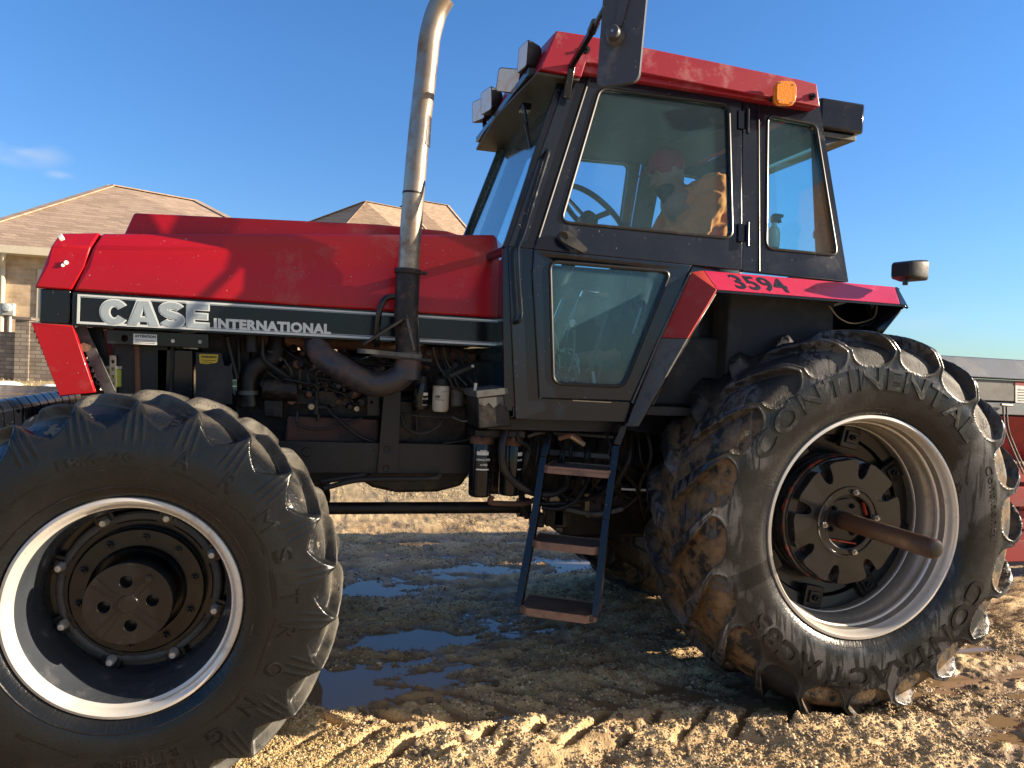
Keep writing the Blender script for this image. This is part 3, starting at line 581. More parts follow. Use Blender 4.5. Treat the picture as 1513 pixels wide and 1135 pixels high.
for k in range(12):      # slab weights side by side in front of the grille
    y = 3.33+k*.105; xe = -1.17
    pr = rnd([Vector((x, y, z)) for x, z in ((xe-.62, .72), (xe-.62, 1.27), (xe-.58, 1.30), (xe-.06, 1.30), (xe-.03, 1.26), (xe, .78), (xe-.05, .72))], .012)
    MB().prism(pr, (0, .092, 0)).build('front_weight', 'black', tractor, bevel=.004, seg=2)
MB().box((-1.3, 3.6, .62), (-.7, 4.3, .80)).build('weight_bracket', 'dirty', tractor)

# ---------------------------------------------------------------- engine bay
EY = 3.62
MB().box((-.85, 3.60, 1.0), (-.62, 4.30, 1.66)).build('radiator', 'dirty', tractor, bevel=.01)
MB().box((-.615, 3.585, 1.02), (-.60, 4.3, 1.60)).build('radiator_frame', 'engine', tractor)
mb = MB(); mb.prism(PP([(158, 487), (308, 494), (308, 515), (158, 508)], 3.54), (0, .02, 0), [[P(184+5*cos(t), 500+5*sin(t), 3.54) for t in np.linspace(0, 2*pi, 12, endpoint=False)]]); mb.build('mounting_strap', 'black', tractor, bevel=.002)
for x in (256, 296): mb = MB(); bolt(mb, P(x, 504+(x-256)*.03, 3.538), (0, -1, 0), .009, .008); mb.build('strap_bolt', 'steel', tractor)
q = [(197, 493), (232, 494.5), (232, 510), (197, 508.5)]
lb = MB().prism(PP(q, 3.5385), (0, -.0015, 0)).build('attention_label', 'white', tractor)
text_quad('ATTENTION', [(199, 494.5), (230, 496), (230, 500), (199, 498.5)], 3.5368, .0008, 'ink', 'lettering', lb, bold=.03)
mb = MB()
for k in range(3): mb.bar(P(200, 502+k*2.2, 3.5365), P(229, 503.2+k*2.2, 3.5365), .0005, .0016, (0, 0, 1))
mb.build('small_print', 'ink', lb)
# rods and tubes behind the front wheel
mb = MB(); mb.cyl(P(203, 508, 3.6), P(204, 580, 3.6), .012, 10); mb.build('rusty_rod', 'rust', tractor)
mb = MB(); 
for k in range(14): p = P(216, 515+k*4.6, 3.62); mb.obox(p, (.012, 0, .004), (0, .01, 0), (-.002, 0, .005))
mb.build('fan_chain', 'engine', tractor)
MB().prism(PP([(231, 514), (286, 516), (286, 590), (231, 590)], 3.60), (0, .5, 0)).build('oil_cooler_box', 'black', tractor, bevel=.008)
MB().prism(PP([(289, 520), (327, 521), (331, 540), (338, 541), (343, 535), (343, 598), (289, 598)], 3.575), (0, .02, 0)).build('fan_guard_plate', 'rail', tractor, bevel=.003)
wq = rnd(PP([(294, 523), (323, 524), (321, 536), (305, 538), (295, 537)], 3.574), .008)
wl = MB().prism(wq, (0, -.0012, 0)).build('warning_label', 'yellow', tractor)
text_quad('WARNING', [(297, 525.5), (320, 526.3), (320, 529.5), (297, 528.7)], 3.5726, .0008, 'ink', 'lettering', wl, bold=.03)
mb = MB(); mb.bar(P(297, 532, 3.5724), P(319, 533, 3.5724), .0005, .002); mb.bar(P(300, 535, 3.5724), P(314, 535.4, 3.5724), .0005, .002); mb.build('small_print', 'ink', wl)
MB().cyl(P(170, 572, 3.62), P(170, 545, 3.62), .036, 20).build('coolant_jar', 'jar', tractor, bevel=.005)
MB().cyl(P(170, 545, 3.62), P(170, 541, 3.62), .038, 20).build('jar_lid', 'cream', tractor)
MB().prism(PP([(162, 525), (171, 525), (171, 585), (162, 585)], 3.575), (0, .008, 0), [rnd(PP([(164, 532+k*11), (169, 532+k*11), (169, 537+k*11), (164, 537+k*11)], 3.575), .01) for k in range(4)]).build('slotted_bracket', 'grime_grey', tractor)
mb = MB(); mb.prism(PP([(183, 520), (195, 519), (192, 530), (181, 531)], 3.62), (0, .02, 0)); mb.build('light_tag', 'cream', tractor)
# block, head, manifolds
MB().box((-.35, EY+.10, 1.0), (.95, 4.22, 1.36)).build('engine_block', 'engine', tractor, bevel=.015)
MB().prism(PP([(425, 615), (560, 620), (560, 660), (420, 656)], EY), (0, .2, 0)).build('engine_side_cover', 'rustblock', tractor, bevel=.01)
MB().prism(PP([(565, 590), (690, 600), (690, 657), (562, 657)], EY+.02), (0, .2, 0)).build('engine_side_cover', 'engine', tractor, bevel=.01)
MB().box((-.30, EY+.13, 1.36), (.92, 4.15, 1.56)).build('cylinder_head', 'engine', tractor, bevel=.02)
for k in range(6): MB().box((-.26+k*.19, EY+.16, 1.56), (-.11+k*.19, 4.1, 1.61)).build('rocker_cover', 'engine', tractor, bevel=.015)
ex = smoothpath([P(375, 502, 3.72), P(440, 503, 3.70), P(560, 510, 3.70), P(640, 522, 3.70), P(700, 526, 3.72)], 5)
MB().tube(ex, .035, 14).build('exhaust_manifold', 'rust', tractor)
for k in range(6): MB().tube(smoothpath([P(400+k*52, 507+k*2.5, 3.70), P(404+k*52, 522+k*2.5, 3.72), P(404+k*52, 530+k*2.5, 3.80)], 4), .024, 10).build('manifold_runner', 'rust', tractor)
# injection pump and its lines
pump = [P(388, 575, 3.64), P(440, 578, 3.64)]
MB().cyl(*pump, .055, 20).build('injection_pump', 'engine', tractor, bevel=.006)
MB().prism(PP([(390, 585), (418, 586), (418, 618), (390, 616)], 3.62), (0, .1, 0)).build('pump_housing', 'engine', tractor, bevel=.006)
MB().prism(PP([(425, 575), (520, 580), (520, 600), (425, 597)], 3.66), (0, .12, 0)).build('pump_body', 'engine', tractor, bevel=.008)
mb = MB(); 
for k in range(7): mb.cyl(P(430+k*13, 577+k*.5, 3.68), P(430+k*13, 563+k*.5, 3.68), .010, 10)
mb.build('pump_outlets', 'grime_grey', tractor)
for k in range(6):
    p = P(430+k*13, 564, 3.68); q = P(415+k*44, 520+k*2, 3.70)
    MB().tube(smoothpath([p, p+Vector((0, -.02, .05)), (p+q)/2+Vector((0, -.03, .02)), q], 5), .0045, 6).build('fuel_line', 'grime_grey', tractor)
mb = MB(); mb.cyl(P(467, 592, 3.60), P(467, 612, 3.60), .016, 12); mb.cyl(P(468, 578, 3.6), P(468, 592, 3.6), .009, 10); mb.cyl(P(470, 612, 3.6), P(470, 622, 3.6), .009, 8); mb.cyl(P(458, 601, 3.6), P(482, 602, 3.6), .013, 10); mb.build('primer_pump', 'dirty', tractor)
mb = MB(); mb.lathe([(.001, -.01), (.013, -.01), (.017, 0)], P(460, 601, 3.59), n=16); mb.build('pump_gauge', 'brass', tractor)
mb = MB(); mb.lathe([(.001, -.01), (.012, -.01), (.014, 0)], P(527, 604, 3.64), n=14); mb.build('plug', 'brass', tractor)
def hose(pts, r, name='hose', m='rubber', n=6): return MB().tube(smoothpath(pts, n), r, 10).build(name, m, tractor)
hose([P(440, 608, 3.6), P(439, 625, 3.59), P(460, 634, 3.59), P(490, 632, 3.59), P(535, 618, 3.6)], .006)
hose([P(482, 602, 3.6), P(500, 620, 3.58), P(530, 644, 3.58), P(560, 656, 3.58)], .0075)
hose([P(420, 560, 3.62), P(470, 570, 3.6), P(520, 586, 3.62)], .006)
hose([P(592, 612, 3.56), P(600, 632, 3.55), P(622, 641, 3.55), P(645, 632, 3.55), P(655, 620, 3.56)], .0085)
hose([P(595, 612, 3.57), P(640, 616, 3.55), P(700, 617, 3.55)], .0045)
hose([P(668, 616, 3.5), P(682, 622, 3.48), P(700, 622, 3.45)], .004, m='grime_grey')
hose([P(655, 655, 3.54), P(690, 650, 3.53), P(705, 640, 3.5)], .004)
for x0, x1 in ((648, 664), (664, 672), (672, 694), (684, 703)): hose([P(x0-3, 513, 3.58), P((x0+x1)/2, 535, 3.55), P(x1, 560, 3.5), P(x1+8, 575, 3.5)], .006, 'control_cable', 'dirty')
for x0, x1 in ((640, 668), (655, 690)): hose([P(x0, 513, 3.6), P(x0+8, 540, 3.6), P(x1, 570, 3.58)], .005, 'control_cable', 'grime_grey')
MB().bar(P(664, 556, 3.5), P(700, 541, 3.5), .016, .02).build('cable_bracket', 'dirty', tractor, bevel=.002)
mb = MB(); bolt(mb, P(698, 541, 3.49), (0, -1, 0), .008, .008); mb.build('bracket_bolt', 'steel', tractor)
hose([P(640, 562, 3.58), P(668, 572, 3.55), P(705, 582, 3.5), P(745, 610, 3.45)], .011)
MB().tube(smoothpath([P(368, 600, 3.66), P(368, 560, 3.66), P(380, 540, 3.66), P(405, 528, 3.68), P(410, 495, 3.70)], 6), .045, 18).build('coolant_elbow', 'dirty', tractor)
MB().cyl(P(367, 583, 3.66), P(367, 577, 3.66), .049, 24).build('hose_clamp', 'grime_grey', tractor)
MB().cyl(P(405, 524, 3.68), P(406, 520, 3.68), .04, 20).build('hose_clamp', 'grime_grey', tractor)
MB().cyl(P(352, 500, 3.66), P(354, 600, 3.66), .010, 8).build('dipstick_tube', 'dirty', tractor)
MB().cyl(P(372, 492, 3.6), P(372, 520, 3.6), .028, 14).build('front_pipe', 'dirty', tractor)
hose([P(388, 500, 3.62), P(390, 530, 3.62), P(412, 548, 3.62), P(430, 560, 3.64)], .012)
hose([P(335, 497, 3.62), P(340, 520, 3.64), P(350, 560, 3.64)], .014)
MB().cyl(P(345, 505, 3.75), P(345, 505, 4.1), .16, 32).build('alternator', 'engine', tractor, bevel=.01)
mb = MB(); mb.prism(PP([(543, 585), (560, 585), (560, 614), (543, 614)], 3.58), (0, .006, 0), [rnd(PP([(547, 592), (551, 592), (551, 597), (547, 597)], 3.58), .006)]); mb.build('small_bracket', 'dirty', tractor)
# exhaust: elbow, flange, stack
el = smoothpath([P(466, 480, 3.62), P(467, 505, 3.56), P(476, 525, 3.50), P(505, 545, 3.43), P(545, 566, 3.40), P(572, 566, 3.39), P(594, 554, 3.385), P(602, 535, 3.385), P(603, 520, 3.385)], 6)
MB().tube(el, .056, 26).build('exhaust_elbow', 'rustpipe', tractor, weld=False)
MB().cyl(P(601, 560, 3.385), P(604, 532, 3.385), .060, 30).build('elbow_sleeve', 'rustpipe', tractor)
fl = rnd([P(529, 515, 3.385)+Vector((0, -.05, 0)), P(622, 524, 3.385)+Vector((0, -.06, 0)), P(626, 523, 3.385)+Vector((0, .08, 0)), P(529, 515, 3.385)+Vector((.0, .09, 0))], .03)
MB().prism(fl, (0, 0, -.02)).build('stack_flange_plate', 'grime_grey', tractor, bevel=.004)
MB().prism([p+Vector((.05, 0, -.02)) for p in fl[:]], (0, 0, -.012)).build('stack_flange_plate', 'dirty', tractor)
st = [P(604, 535, 3.385), P(600, 470, 3.385), P(602.5, 405, 3.385)]
MB().tube(st, .055, 32).build('lower_stack', 'stackblack', tractor)
up = smoothpath([P(603, 400, 3.385), P(610, 300, 3.385), P(619, 200, 3.385), P(629, 110, 3.385), P(634, 62, 3.385), P(639, 38, 3.383), P(646, 16, 3.372), P(657, -3, 3.355)], 7)
n = len(up); mb = MB(); mb.tube(up, .0485, 34, caps=False); mb.build('exhaust_stack', 'chrome', tractor, weld=False); MB().tube(up[::-1], .0455, 34, caps=False).build('stack_bore', 'ink', tractor, weld=False)
MB().tube([P(602.5, 405, 3.385), P(603, 398, 3.385)], .061, 32).build('stack_clamp', 'stackblack', tractor, bevel=.003)
mb = MB(); mb.cyl(P(585, 400, 3.33), P(624, 404, 3.33), .006, 8); bolt(mb, P(625, 404, 3.33), (1, 0, 0), .01, .01); mb.build('clamp_bolt', 'dirty', tractor)
# soot and heat marks: bands wrapped round the rear face of the stack
def band(p, q, r, t0, t1, name, m):
    d = (q-p); a, b = frame(d); mb = MB(); n = 14; v = []
    for e in (p, q):
        for i in range(n+1): t = t0+(t1-t0)*i/n; v.append(e+(a*cos(t)+b*sin(t))*r)
    mb.add(v, [(i, i+1, n+2+i, n+1+i) for i in range(n)]); return mb.build(name, m, tractor, weld=False)
axx = P(622.5, 157, 3.385), P(619, 216, 3.385)
d_ = (axx[1]-axx[0]); aa, bb = frame(d_); th = atan2(Vector((1, -.55, 0)).dot(bb), Vector((1, -.55, 0)).dot(aa))
band(axx[0], axx[1], .0492, th-.55, th+.75, 'black_tape', 'stackblack')
MB().tube([P(610.8, 285, 3.385), P(610.5, 288, 3.385)], .0493, 32, caps=False).build('weld_seam', 'stackblack', tractor, weld=False)
MB().tube(smoothpath([P(583, 438, 3.39), P(572, 440, 3.39), P(565, 448, 3.39), P(560, 462, 3.39), P(557, 492, 3.40), P(557, 512, 3.42)], 5), .014, 14).build('hand_rail_loop', 'black', tractor)
MB().bar(P(535, 510, 3.33), P(601, 468, 3.33), .012, .045, (0, 1, 0)).build('stack_brace', 'dirty', tractor, bevel=.003)
MB().bar(P(600, 466, 3.33), P(612, 518, 3.33), .012, .010, (0, 1, 0)).build('stack_brace', 'grime_grey', tractor, bevel=.002)
# frame rail, upright, sump, drive shaft
MB().box((-.5, 3.55, .993), (.757, 3.60, 1.140)).build('frame_rail', 'rail', tractor, bevel=.004)
MB().box((-.5, 4.30, .993), (.757, 4.35, 1.140)).build('frame_rail', 'rail', tractor, bevel=.004)
MB().prism(PP([(569, 560), (593, 560), (588, 700), (557, 700)], 3.53), (0, .018, 0)).build('rail_upright', 'rail', tractor, bevel=.003)
mb = MB()
for x, y in ((572, 664), (571, 692)): mb.lathe([(.006, -.002), (.014, -.004), (.016, 0)], P(x, y, 3.529), n=18)
for x, y in ((553, 666), (552, 692)): mb.lathe([(.001, -.003), (.005, -.003), (.006, 0)], P(x, y, 3.549), n=10)
mb.build('upright_bolt', 'rail', tractor)
mb = MB(); mb.lathe([(.001, -.005), (.02, -.005), (.022, 0)], P(453, 668, 3.549), n=14); mb.build('rail_plug', 'rail', tractor)
sump = [Vector((.18, 3.64, 1.02)), Vector((.22, 3.64, .96)), Vector((.30, 3.64, .91)), Vector((.42, 3.64, .885)), Vector((.62, 3.64, .888)), Vector((.74, 3.64, .92)), Vector((.80, 3.64, 1.02))]
MB().prism(sump, (0, .55, 0)).build('oil_sump', 'engine', tractor, bevel=.02, seg=3)
MB().box((-.5, 3.62, .95), (.3, 4.28, 1.06)).build('front_frame', 'dirty', tractor)
hose([P(478, 722, 3.5), P(520, 711, 3.5), P(560, 708, 3.5), P(640, 707, 3.5), P(650, 700, 3.5)], .012, 'steering_pipe')
hose([P(475, 712, 3.55), P(530, 703, 3.55), P(545, 700, 3.58)], .012, 'steering_pipe')
MB().cyl(Vector((-.35, 3.72, .795)), Vector((1.08, 3.72, .795)), .030, 24).build('drive_shaft', 'dirty', tractor)
MB().cyl(Vector((1.06, 3.72, .795)), Vector((1.12, 3.72, .795)), .05, 20).build('shaft_joint', 'dirty', tractor)
MB().box((-.75, 3.2, .58), (-.42, 4.7, .80)).build('front_axle', 'dirty', tractor, bevel=.03)
MB().box((.86, 3.60, .88), (2.1, 4.30, 1.36)).build('transmission_case', 'engine', tractor, bevel=.03)
MB().box((2.05, 3.50, .58), (2.95, 4.40, 1.5)).build('rear_axle_case', 'engine', tractor, bevel=.04)
MB().cyl(Vector((2.465, 3.06, .862)), Vector((2.465, 4.84, .862)), .15, 32).build('rear_axle_tube', 'dirty', tractor)
MB().box((1.35, 3.80, .60), (1.96, 4.10, .90)).build('transfer_case', 'dirty', tractor, bevel=.03)
MB().box((1.95, 3.7, .45), (2.3, 4.2, .86)).build('drop_box', 'dirty', tractor, bevel=.02)
MB().prism([Vector((2.62, 3.45, z)) if False else Vector((x, 3.45, z)) for x, z in ((2.55, .30), (3.25, .34), (3.25, .50), (2.9, .62), (2.55, .62))], (0, 1.0, 0)).build('drawbar_light_block', 'dirty', tractor, bevel=.01)  # block added behind the axle to narrow the sunlit strip under the belly
MB().box((2.9, 3.7, .45), (3.7, 4.2, .62)).build('drawbar', 'dirty', tractor, bevel=.01)
# filters
def canister(top, bot, Y, r, m, head='dirty', name='filter_canister'):
    t, b_ = P(*top, Y), P(*bot, Y); b_.x = t.x; h = t.z-b_.z
    o = MB().lathe([(.001, 0), (r*.8, .0), (r*.96, .008), (r, .02), (r, h-.006), (r*.97, h), (.001, h)], b_, (0, 0, 1), 36).build(name, m, tractor)
    MB().lathe([(r*1.02, h), (r*1.02, h+.02), (r*.9, h+.035), (.001, h+.035)], b_, (0, 0, 1), 30).build('filter_head', head, tractor)
    return o, b_, h, r
def wrap_text(body, c, r, z0, z1, t0, t1, m, parent, bold=0):
    a, f, lo, hi = textdata(body, bold, .5); out = []
    for x, y, z in a:
        s = (x-lo[0])/(hi[0]-lo[0]); t = (y-lo[1])/(hi[1]-lo[1]); an = t0+(t1-t0)*s; rr = r+(.0012 if z > 0 else .0002)
        out.append(Vector((c.x+rr*sin(an), c.y-rr*cos(an), c.z+z0+(z1-z0)*t)))
    return MB().add(out, f).build('lettering', m, parent, smooth=0, weld=False)
def wrap_band(c, r, z0, z1, t0, t1, m, parent, name='label_band'):
    n = 16; v = []
    for z in (z0, z1):
        for i in range(n+1): an = t0+(t1-t0)*i/n; v.append((c.x+(r+.001)*sin(an), c.y-(r+.001)*cos(an), c.z+z))
    return MB().add(v, [(i, i+1, n+2+i, n+1+i) for i in range(n)]).build(name, m, parent, weld=False)
o, c, h, r = canister((652, 570), (652, 608), 3.55, .040, 'cream', name='fuel_filter'); wrap_text('CNH', c, r, h*.52, h*.64, -.85, -.25, 'ink', o, .03)
wrap_band(c, r, h*.45, h*.47, -.9, .3, 'ink', o); wrap_band(c, r, h*.78, h*.79, -.1, .8, 'ink', o)
o, c, h, r = canister((622, 566), (622, 606), 3.58, .040, 'black', name='fuel_filter'); wrap_band(c, r, h*.55, h*.66, .2, .9, 'white', o); wrap_text('FUEL FILTER', c, r, h*.40, h*.47, .1, .95, 'white', o); wrap_band(c, r, h*.20, h*.22, .1, .8, 'white', o)
MB().cyl(P(675, 600, 3.58), P(675, 572, 3.58), .035, 20).build('fuel_sediment_bowl', 'grime_grey', tractor, bevel=.006)
o, c, h, r = canister((712, 655), (712, 733), 3.42, .055, 'black', 'rust', 'hydraulic_filter')
wrap_band(c, r, h*.80, h*.87, -.62, .42, 'white', o); wrap_text('CNH', c, r+.0005, h*.82, h*.90, -.35, .25, 'white', o, .04); wrap_text('HYDRAULIC FILTER', c, r, h*.695, h*.735, -.62, .62, 'white', o, .02); wrap_text('A177605', c, r, h*.60, h*.64, -.3, .35, 'white', o, .02); wrap_band(c, r, h*.52, h*.545, -.62, .5, 'white', o)
o, c, h, r = canister((756, 657), (756, 731), 3.46, .055, 'black', 'rust', 'hydraulic_filter')
wrap_band(c, r, h*.80, h*.87, .35, 1.0, 'white', o); wrap_text('FILTER', c, r, h*.695, h*.735, .35, .95, 'white', o, .02); wrap_band(c, r, h*.52, h*.545, .35, .95, 'white', o)
for x in (714, 757): mb = MB(); bolt(mb, P(x, 649, 3.36), (0, -1, 0), .012, .01); mb.build('filter_head_bolt', 'rust', tractor)
MB().box((P(700, 650, 3.4).x, 3.38, P(700, 655, 3.42).z+.03), (P(775, 650, 3.4).x, 3.55, P(700, 655, 3.42).z+.07)).build('filter_manifold', 'dirty', tractor, bevel=.008)
hose([P(728, 733, 3.42), P(724, 742, 3.42), P(740, 744, 3.42), P(775, 744, 3.44), P(790, 738, 3.5)], .013, 'return_pipe', 'rust')
# battery / tool box at the cab corner
bx = PP([(705, 586), (751, 580), (755, 630), (707, 634)], 3.22); MB().prism(bx, (0, .26, 0)).build('battery_box', 'dirty', tractor, bevel=.006, seg=2)
lid = PP([(703, 578), (750, 573), (752, 582), (704, 588)], 3.21); MB().prism(lid, (0, .28, 0)).build('battery_box_lid', 'grime_grey', tractor, bevel=.004)
wear = PP([(707, 589), (751, 585), (752, 598), (745, 601), (738, 596), (729, 603), (722, 595), (716, 600), (708, 597)], 3.2195); MB().prism(wear, (0, -.001, 0)).build('worn_paint_patch', 'grime_grey', tractor)
MB().tube(PP([(755, 593), (759, 593), (759, 616), (755, 616)], 3.22), .003, 8).build('box_latch', 'grime_grey', tractor)
mb = MB(); mb.cyl(P(702, 578, 3.26), P(703, 566, 3.26), .008, 10); mb.build('battery_post', 'steel', tractor)
# hoses and pipes below the cab
rs = random.Random(5)
hose([P(747, 636, 3.35), P(742, 660, 3.33), P(744, 690, 3.33), P(760, 712, 3.35), P(785, 727, 3.36), P(815, 730, 3.38), P(835, 718, 3.4), P(838, 700, 3.42)], .018)
hose([P(762, 625, 3.4), P(766, 650, 3.38), P(780, 660, 3.4), P(792, 690, 3.45)], .010)
hose([P(800, 750, 3.42), P(825, 752, 3.4), P(850, 740, 3.4), P(866, 715, 3.42), P(870, 700, 3.45)], .010)
hose([P(800, 745, 3.45), P(850, 742, 3.45), P(890, 728, 3.5), P(905, 705, 3.5)], .012, m='dirty')
hose([P(836, 752, 3.5), P(880, 760, 3.5), P(920, 752, 3.5)], .012, m='grime_grey')
hose([P(780, 645, 3.42), P(800, 640, 3.42), P(850, 642, 3.45), P(905, 646, 3.45)], .008, 'pipe', 'grime_grey')
hose([P(825, 648, 3.35), P(845, 644, 3.33), P(858, 652, 3.33)], .013, 'elbow_fitting', 'rust')
MB().cyl(P(843, 644, 3.33), P(863, 657, 3.33), .013, 10).build('hydraulic_coupling', 'brass', tractor)
hose([P(905, 722, 3.52), P(950, 724, 3.5), P(965, 724, 3.5)], .006, 'bright_rod', 'white')
for k in range(16):
    x = 775+k*12; y = 630+rs.random()*12
    hose([P(x, y, 3.45+rs.random()*.1), P(x+rs.uniform(-10, 10), y+40, 3.42), P(x+rs.uniform(-25, 25), y+85, 3.5), P(x+rs.uniform(-30, 30), y+rs.uniform(95, 130), 3.55)], rs.choice((.006, .009, .012, .016)), m=rs.choice(('rubber', 'dirty', 'dirty', 'rubber')))
for k in range(12):
    x = rs.uniform(770, 930); y = rs.uniform(640, 770); p = P(x, y, 3.56); MB().cbox(p, (rs.uniform(.05, .12), .08, rs.uniform(.04, .12))).build('valve_block', rs.choice(('engine', 'dirty', 'dirty')), tractor, bevel=.008)
hose([P(628, 560, 3.6), P(616, 600, 3.6), P(617, 640, 3.6)], .010)
MB().box((.78, 3.3, 1.24), (1.45, 4.6, 1.29)).build('cab_mount', 'dirty', tractor)
for k in range(70):   # small clutter on the engine
    x = rs.uniform(380, 690); y = rs.uniform(520, 600); p = P(x, y, rs.uniform(3.66, 3.72)); r = rs.uniform(.008, .022)
    MB().cyl(p, p+Vector((rs.uniform(-.03, .03), -.05, rs.uniform(-.03, .03))), r, 10).build('engine_fitting', rs.choice(('engine', 'dirty', 'grime_grey', 'rust')), tractor, bevel=.003)
for k in range(20):
    x = rs.uniform(390, 680); y = rs.uniform(512, 560); hose([P(x, y, 3.66), P(x+rs.uniform(10, 40), y+rs.uniform(5, 25), 3.63), P(x+rs.uniform(40, 90), y+rs.uniform(0, 50), 3.66)], rs.choice((.004, .006)), 'wiring', rs.choice(('rubber', 'dirty')), 5)

# ---------------------------------------------------------------- cab
KY = 3.2; KC = 2.05
def cabY(z): return KY+.155*max(0, z-KC)/.85               # the glazed upper half leans inwards
def PT(px, py, off=0.0):
    Y = KY
    for _ in range(12): p = P(px, py, Y+off); Y = cabY(p.z)
    return P(px, py, Y+off)
def TT(pts, off=0.0): return [PT(x, y, off) for x, y in pts]
door_u = TT([(877, 97), (1096, 141), (1097, 399), (789, 368)], -.012); door_l = TT([(789, 368.3), (1023, 391.5), (1020, 396), (932, 593), (797, 588), (787, 405)], -.012)
win_u = rnd(TT([(887, 131), (1076, 155), (1081, 352), (829, 328)], -.012), .045, 7)
win_l = rnd(TT([(813, 387), (990, 402), (921, 571), (818, 566)], -.012), .04, 7)
post_u = TT([(838, 112), (879, 96), (793, 368), (751, 364), (758, 345)]); post_l = TT([(751, 364.3), (793, 368.3), (789, 405), (799, 589), (932, 594), (925, 624), (798, 621), (762, 619), (756, 480)])
quarter = TT([(1097, 137), (1212, 160), (1254, 417), (1097, 401)])
win_q = rnd(TT([(1134, 171), (1205, 185), (1236, 377), (1132, 367)]), .04, 7)
sill = TT([(1024, 392), (1060, 399), (966, 600), (932, 594)]); top = TT([(879, 86), (1212, 146), (1212, 162), (877, 98)])
def inset(loop, k):
    c = sum(loop, Vector())/len(loop); return [p+(c-p).normalized()*k for p in loop]
def cabside(mp, s):
    q = lambda l: [mp(p) for p in l]
    MB().prism(q(post_u), (0, .035*s, 0)).prism(q(post_l), (0, .035*s, 0)).build('cab_pillar', 'cab', tractor, bevel=.004)
    MB().prism(q(quarter), (0, .035*s, 0), [q(win_q)]).build('cab_rear_quarter', 'cab', tractor, bevel=.004)
    MB().prism(q(sill), (0, .035*s, 0)).build('cab_sill', 'cab', tractor, bevel=.004)
    MB().prism(q(top), (0, .035*s, 0)).build('cab_top_rail', 'cab', tractor)
    d = MB().prism(q(door_u), (0, .040*s, 0), [q(win_u)]).prism(q(door_l), (0, .040*s, 0), [q(win_l)]).build('door', 'cab', tractor, bevel=.004)
    for wl in (win_u, win_l):
        MB().prism(q(wl), (0, .004*s, 0)).build('window_glass', 'glass' if wl is win_u else 'glasslow', d).location.y += .012*s
        MB().tube(q(inset(wl, -.002)), .0085, 8, closed=True).build('window_seal', 'seal', d)
    rq = MB().prism(q(win_q), (0, .004*s, 0)).build('rear_side_glass', 'glassclear', tractor); rq.location.y += .012*s
    MB().tube(q(inset(win_q, -.002)), .0085, 8, closed=True).build('window_seal', 'seal', tractor)
    return d
ndoor = cabside(lambda p: Vector(p), 1); cabside(mir, -1)
# door furniture
for y in (180, 347):
    mb = MB(); mb.prism(TT([(1090, y-17), (1104, y-14), (1104, y+12), (1090, y+10)], -.014), (0, -.008, 0)); mb.build('hinge_plate', 'cab', ndoor, bevel=.002)
    MB().cyl(PT(1105, y-18, -.03), PT(1104.5, y+17, -.03), .0085, 12).build('hinge_pin', 'black', ndoor)
hd = rnd(TT([(823, 347), (832, 341), (841, 344), (867, 369), (861, 375), (828, 358)], -.03), .01)
MB().prism(hd, (0, -.018, 0)).build('door_handle', 'rail', ndoor, bevel=.004)
MB().cyl(P(832, 350, KY-.012), P(832, 350, KY-.035), .022, 18).build('handle_boss', 'black', ndoor)
mb = MB(); bolt(mb, P(840, 352, KY-.048), (0, -1, 0), .004, .001); mb.build('handle_pin', 'ink', ndoor)
MB().tube(TT([(794, 362), (788, 400), (789, 430), (796, 500), (798, 588)], -.006), .006, 8).build('door_gasket', 'seal', ndoor)
MB().tube(TT([(878, 92), (793, 360)], -.008), .007, 8).build('door_gasket', 'seal', ndoor)
MB().tube(TT([(1121, 152), (1122, 401)], -.001), .0035, 8).build('pillar_seam', 'seal', tractor)
MB().prism(PP([(846, 591), (903, 594), (903, 595.5), (846, 592.5)], KY-.002), (0, -.001, 0)).build('scuffed_edge', 'brass', tractor)
MB().tube(smoothpath(TT([(803, 232)], -.005)+TT([(806, 223)], -.04)+TT([(810, 224), (806, 240), (790, 292), (774, 346), (767, 362), (765, 376), (767, 420), (770, 462), (767, 474)], -.05)+TT([(761, 477)], -.005), 4), .0095, 10).build('grab_handle', 'black', tractor)
# windscreen: two panes meeting at a shallow V
_f0, _f1, _f2 = PT(757, 540), PT(752, 366), PT(838, 112)
FX = lambda z: np.interp(z, [_f0.z, _f1.z, _f2.z], [_f0.x, _f1.x, _f2.x])
def fp(t, z): y0 = cabY(z)+.012; return Vector((FX(z)-.035*t, y0+(TC-y0)*t, z))
ZT = _f2.z
for s, mp in ((1, lambda p: p), (-1, mir)):
    for (z0, z1) in ((1.36, KC-.02), (KC+.02, ZT-.02)):
        g = [mp(fp(.05, z0)), mp(fp(1, z0)), mp(fp(1, z1)), mp(fp(.05, z1))]
        MB().prism(g, (.005, 0, 0)).build('windscreen', 'screen', tractor)
    MB().bar(mp(fp(.02, 1.35)), mp(fp(.02, KC)), .03, .05, (1, 0, 0)).bar(mp(fp(.02, KC)), mp(fp(.02, ZT+.02)), .03, .05, (1, 0, 0)).build('windscreen_post', 'cab', tractor, bevel=.003)
    for z in (1.35, KC, ZT): MB().bar(mp(fp(0, z)), mp(fp(1, z)), .03, .035).build('windscreen_rail', 'cab', tractor, bevel=.003)
MB().tube([P(775, 158, 3.60)]+[P(782, 212, 3.57)]+[P(787, 240, 3.53)], .007, 8).build('wiper_arm', 'black', tractor)
MB().bar(P(776, 180, 3.56), P(790, 243, 3.52), .006, .014, (1, 0, 0)).build('wiper_blade', 'rubber', tractor)
MB().cbox(P(776, 160, 3.64), (.05, .07, .035)).build('wiper_motor', 'black', tractor, bevel=.006)
